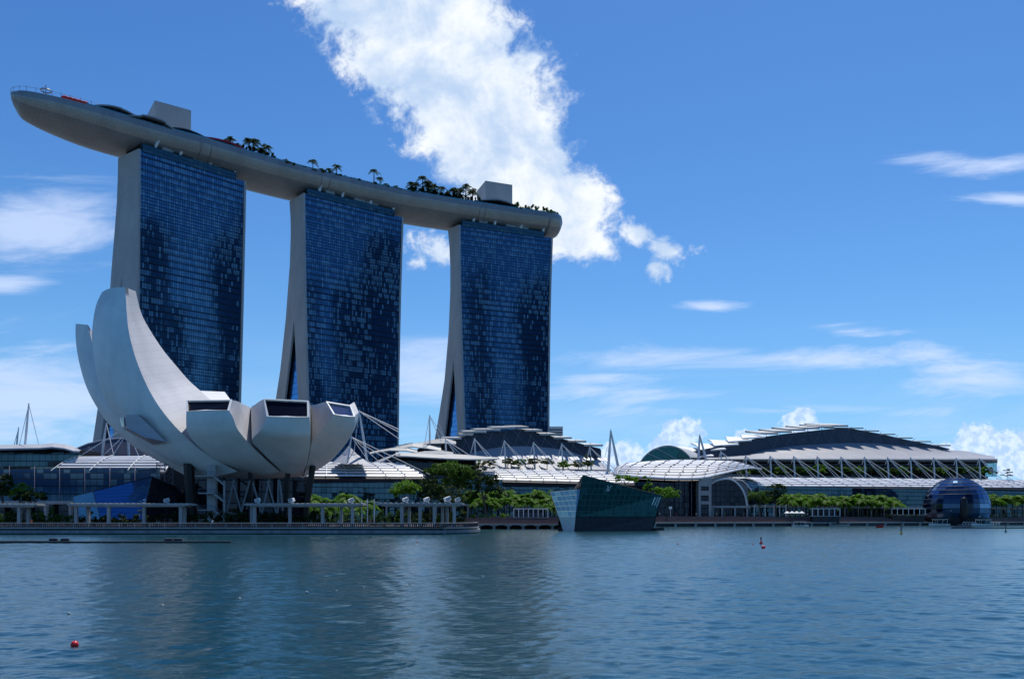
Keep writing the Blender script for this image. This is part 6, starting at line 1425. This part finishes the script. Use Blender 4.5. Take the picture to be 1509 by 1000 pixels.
for px, lab in ((79, 'covered black pump box on the left pontoon, leftmost'), (96, 'covered black pump box on the left pontoon, second from left'), (249, 'covered black pump box on the pontoon, left of the right pair'), (263, 'covered black pump box on the pontoon nearest its right end')):
    root = thing('pump_box', lab, 'pump box', (0, 0, 0), 'pump boxes on the left pontoon')
    a = MB(); a.tube([(-0.62, 0, 0.3), (-0.5, 0, 0.42), (0.5, 0, 0.44), (0.62, 0, 0.28)], [0.16, 0.26, 0.24, 0.14], 8); a.build('cover', M['dark'], root, smooth=True)
    a = MB(); a.box((0, 0, 0.22), (1.5, 0.7, 0.1)); a.build('tray', M['quay'], root)
    root.location = G(px, 122, 0.04)
pr_ = thing('pontoon', 'thin black floating boom at the right edge in front of the glass dome', 'pontoon', (PX(1460, 322), 322, 0))
mb = MB(); mb.frame(G(1404, 322, -0.1), G(1560, 322, 0) - G(1404, 322, 0), V((0, 1.2, 0)), V((0, 0, 0.45))); mb.build('float', M['black'], pr_)
mb = MB(); mb.frame(G(1405, 322.2, 0.36), V((7, 0, 0)), V((0, 0.9, 0)), V((0, 0, 0.55))); mb.build('platform', M['quay'], pr_)
def buoy(lab, px, py, rpx, mat_, top=None, sz=1.0, cat='buoy', grp=None):
    d = CAMH * F / (py - HY); r_ = rpx / F * d; c = G(px, d, r_ * 0.45)
    root = thing('buoy', lab, cat, (c.x, c.y, 0), grp)
    mb = MB(); mb.sphere(c, r_, 20, 12, sz); mb.build('float', mat_, root, smooth=True)
    mb = MB(); mb.tube([c + V((0, 0, r_ * sz * 0.93)), c + V((0, 0, r_ * sz * 1.12))], r_ * 0.16, 8); mb.build('eye', M['dark'], root)
    if top:
        mb = MB(); mb.tube([c, c + V((0, 0, r_ * top * 0.5)), c + V((0, 0, r_ * top))], [r_ * 0.5, r_ * 0.35, r_ * 0.3], 8); mb.build('mast', mat_ if top < 5 else M['dark'], root)
        mb = MB(); mb.sphere(c + V((0, 0, r_ * (top + 0.3))), r_ * 0.6, 8, 6); mb.build('topmark', M['dark'], root)
    return root
buoy('large red ball buoy near the lower left corner', 110, 951.5, 5.6, M['red'])
buoy('red ball buoy in front of the tall marker on the right water', 1125, 807.5, 3.0, M['red'])
buoy('red marker buoy with dark topmark on the right water', 1121.5, 801, 2.4, M['red'], 3.0)
buoy('tiny red buoy left of the marker buoy', 1110, 802, 1.2, M['red'])
buoy('tiny red buoy alone between the crystal pavilion and the marker', 999, 802, 1.2, M['red'])
buoy('yellow buoy with thin mast left of the dome pontoon', 1328, 786.5, 2.2, M['yellow'], 5.0)
buoy('dark pole buoy by the right edge, before the boom', 1482, 783.5, 1.6, M['dark'], 6.0)
buoy('tiny red buoy below the clustered pergola', 615, 799, 1.1, M['red'])
buoy('tiny red buoy before the brown boardwalk', 680, 799.5, 1.1, M['red'])
for k, (px, py, r_) in enumerate(((101.5, 904.5, 2.0), (239, 892.5, 2.0), (353, 882.5, 1.9), (452, 873, 1.8), (496, 871, 1.6), (536, 865.5, 1.5), (604, 860, 1.4), (658, 854, 1.2), (712, 850, 1.2))):
    buoy(f'small pale float of the drifting rope line, {ORD[k]} from the left', px, py, r_ * 1.1, M['conc'], grp='pale floats of a rope line')

# ================================================================== office towers across the bay (seen mirrored in the tower glass)
def mirrored(T, u0, u1, py, s_, lab, dep=38):
    """an office tower standing where the tower glass, taken as a plane mirror, shows it"""
    root_, pt, W_at, W = T; a = pt(0, 100, 1.1); b_ = pt(0, 100, W - 1.1); t_ = (b_ - a); t_.z = 0; t_.normalize(); n_ = V((t_.y, -t_.x, 0))
    ps, rs = [], []
    for u_ in (u0, u1):
        p_ = a.lerp(b_, u_); i_ = V((p_.x / p_.y, 1, 0)); r_ = i_ - 2 * i_.dot(n_) * n_; ps.append(V((p_.x, p_.y, 0)) + r_ * s_); rs.append(r_)
    h = CAMH + (HY - py) / F * (a.y + s_); e_ = ps[1] - ps[0]; c = (ps[0] + ps[1]) / 2 + rs[0].normalized() * dep / 2
    rz = math.atan2(e_.y, e_.x); wx = e_.length
    root = thing('office_tower', lab, 'office tower', (c.x, c.y, 0), 'office towers across the bay')
    mb = MB(); mb.box((c.x, c.y, h / 2), (wx, dep, h), rz); mb.build('glass_body', M['cityglass'], root)
    mb = MB(); mb.box((c.x, c.y, h + 2), (wx * 0.7, dep * 0.7, 4), rz); mb.build('roof_plant', M['dark'], root)
mirrored(T1, 0.64, 1.03, 352, 450, 'dark glass office tower across the bay, mirrored in the nearest hotel tower')
mirrored(T1, 0.30, 0.45, 470, 520, 'lower office tower across the bay, mirrored beside the museum petal')
mirrored(T2, 0.60, 1.05, 306, 430, 'tall dark office tower across the bay, mirrored in the middle hotel tower')
mirrored(T3, 0.10, 0.36, 352, 560, 'dark office tower across the bay, mirrored at left in the farthest tower')
mirrored(T3, 0.66, 0.94, 366, 560, 'slender dark office tower across the bay, mirrored at right in the farthest tower')
mirrored(T3, 0.36, 0.66, 560, 620, 'broad low office block across the bay, mirrored low in the farthest tower')
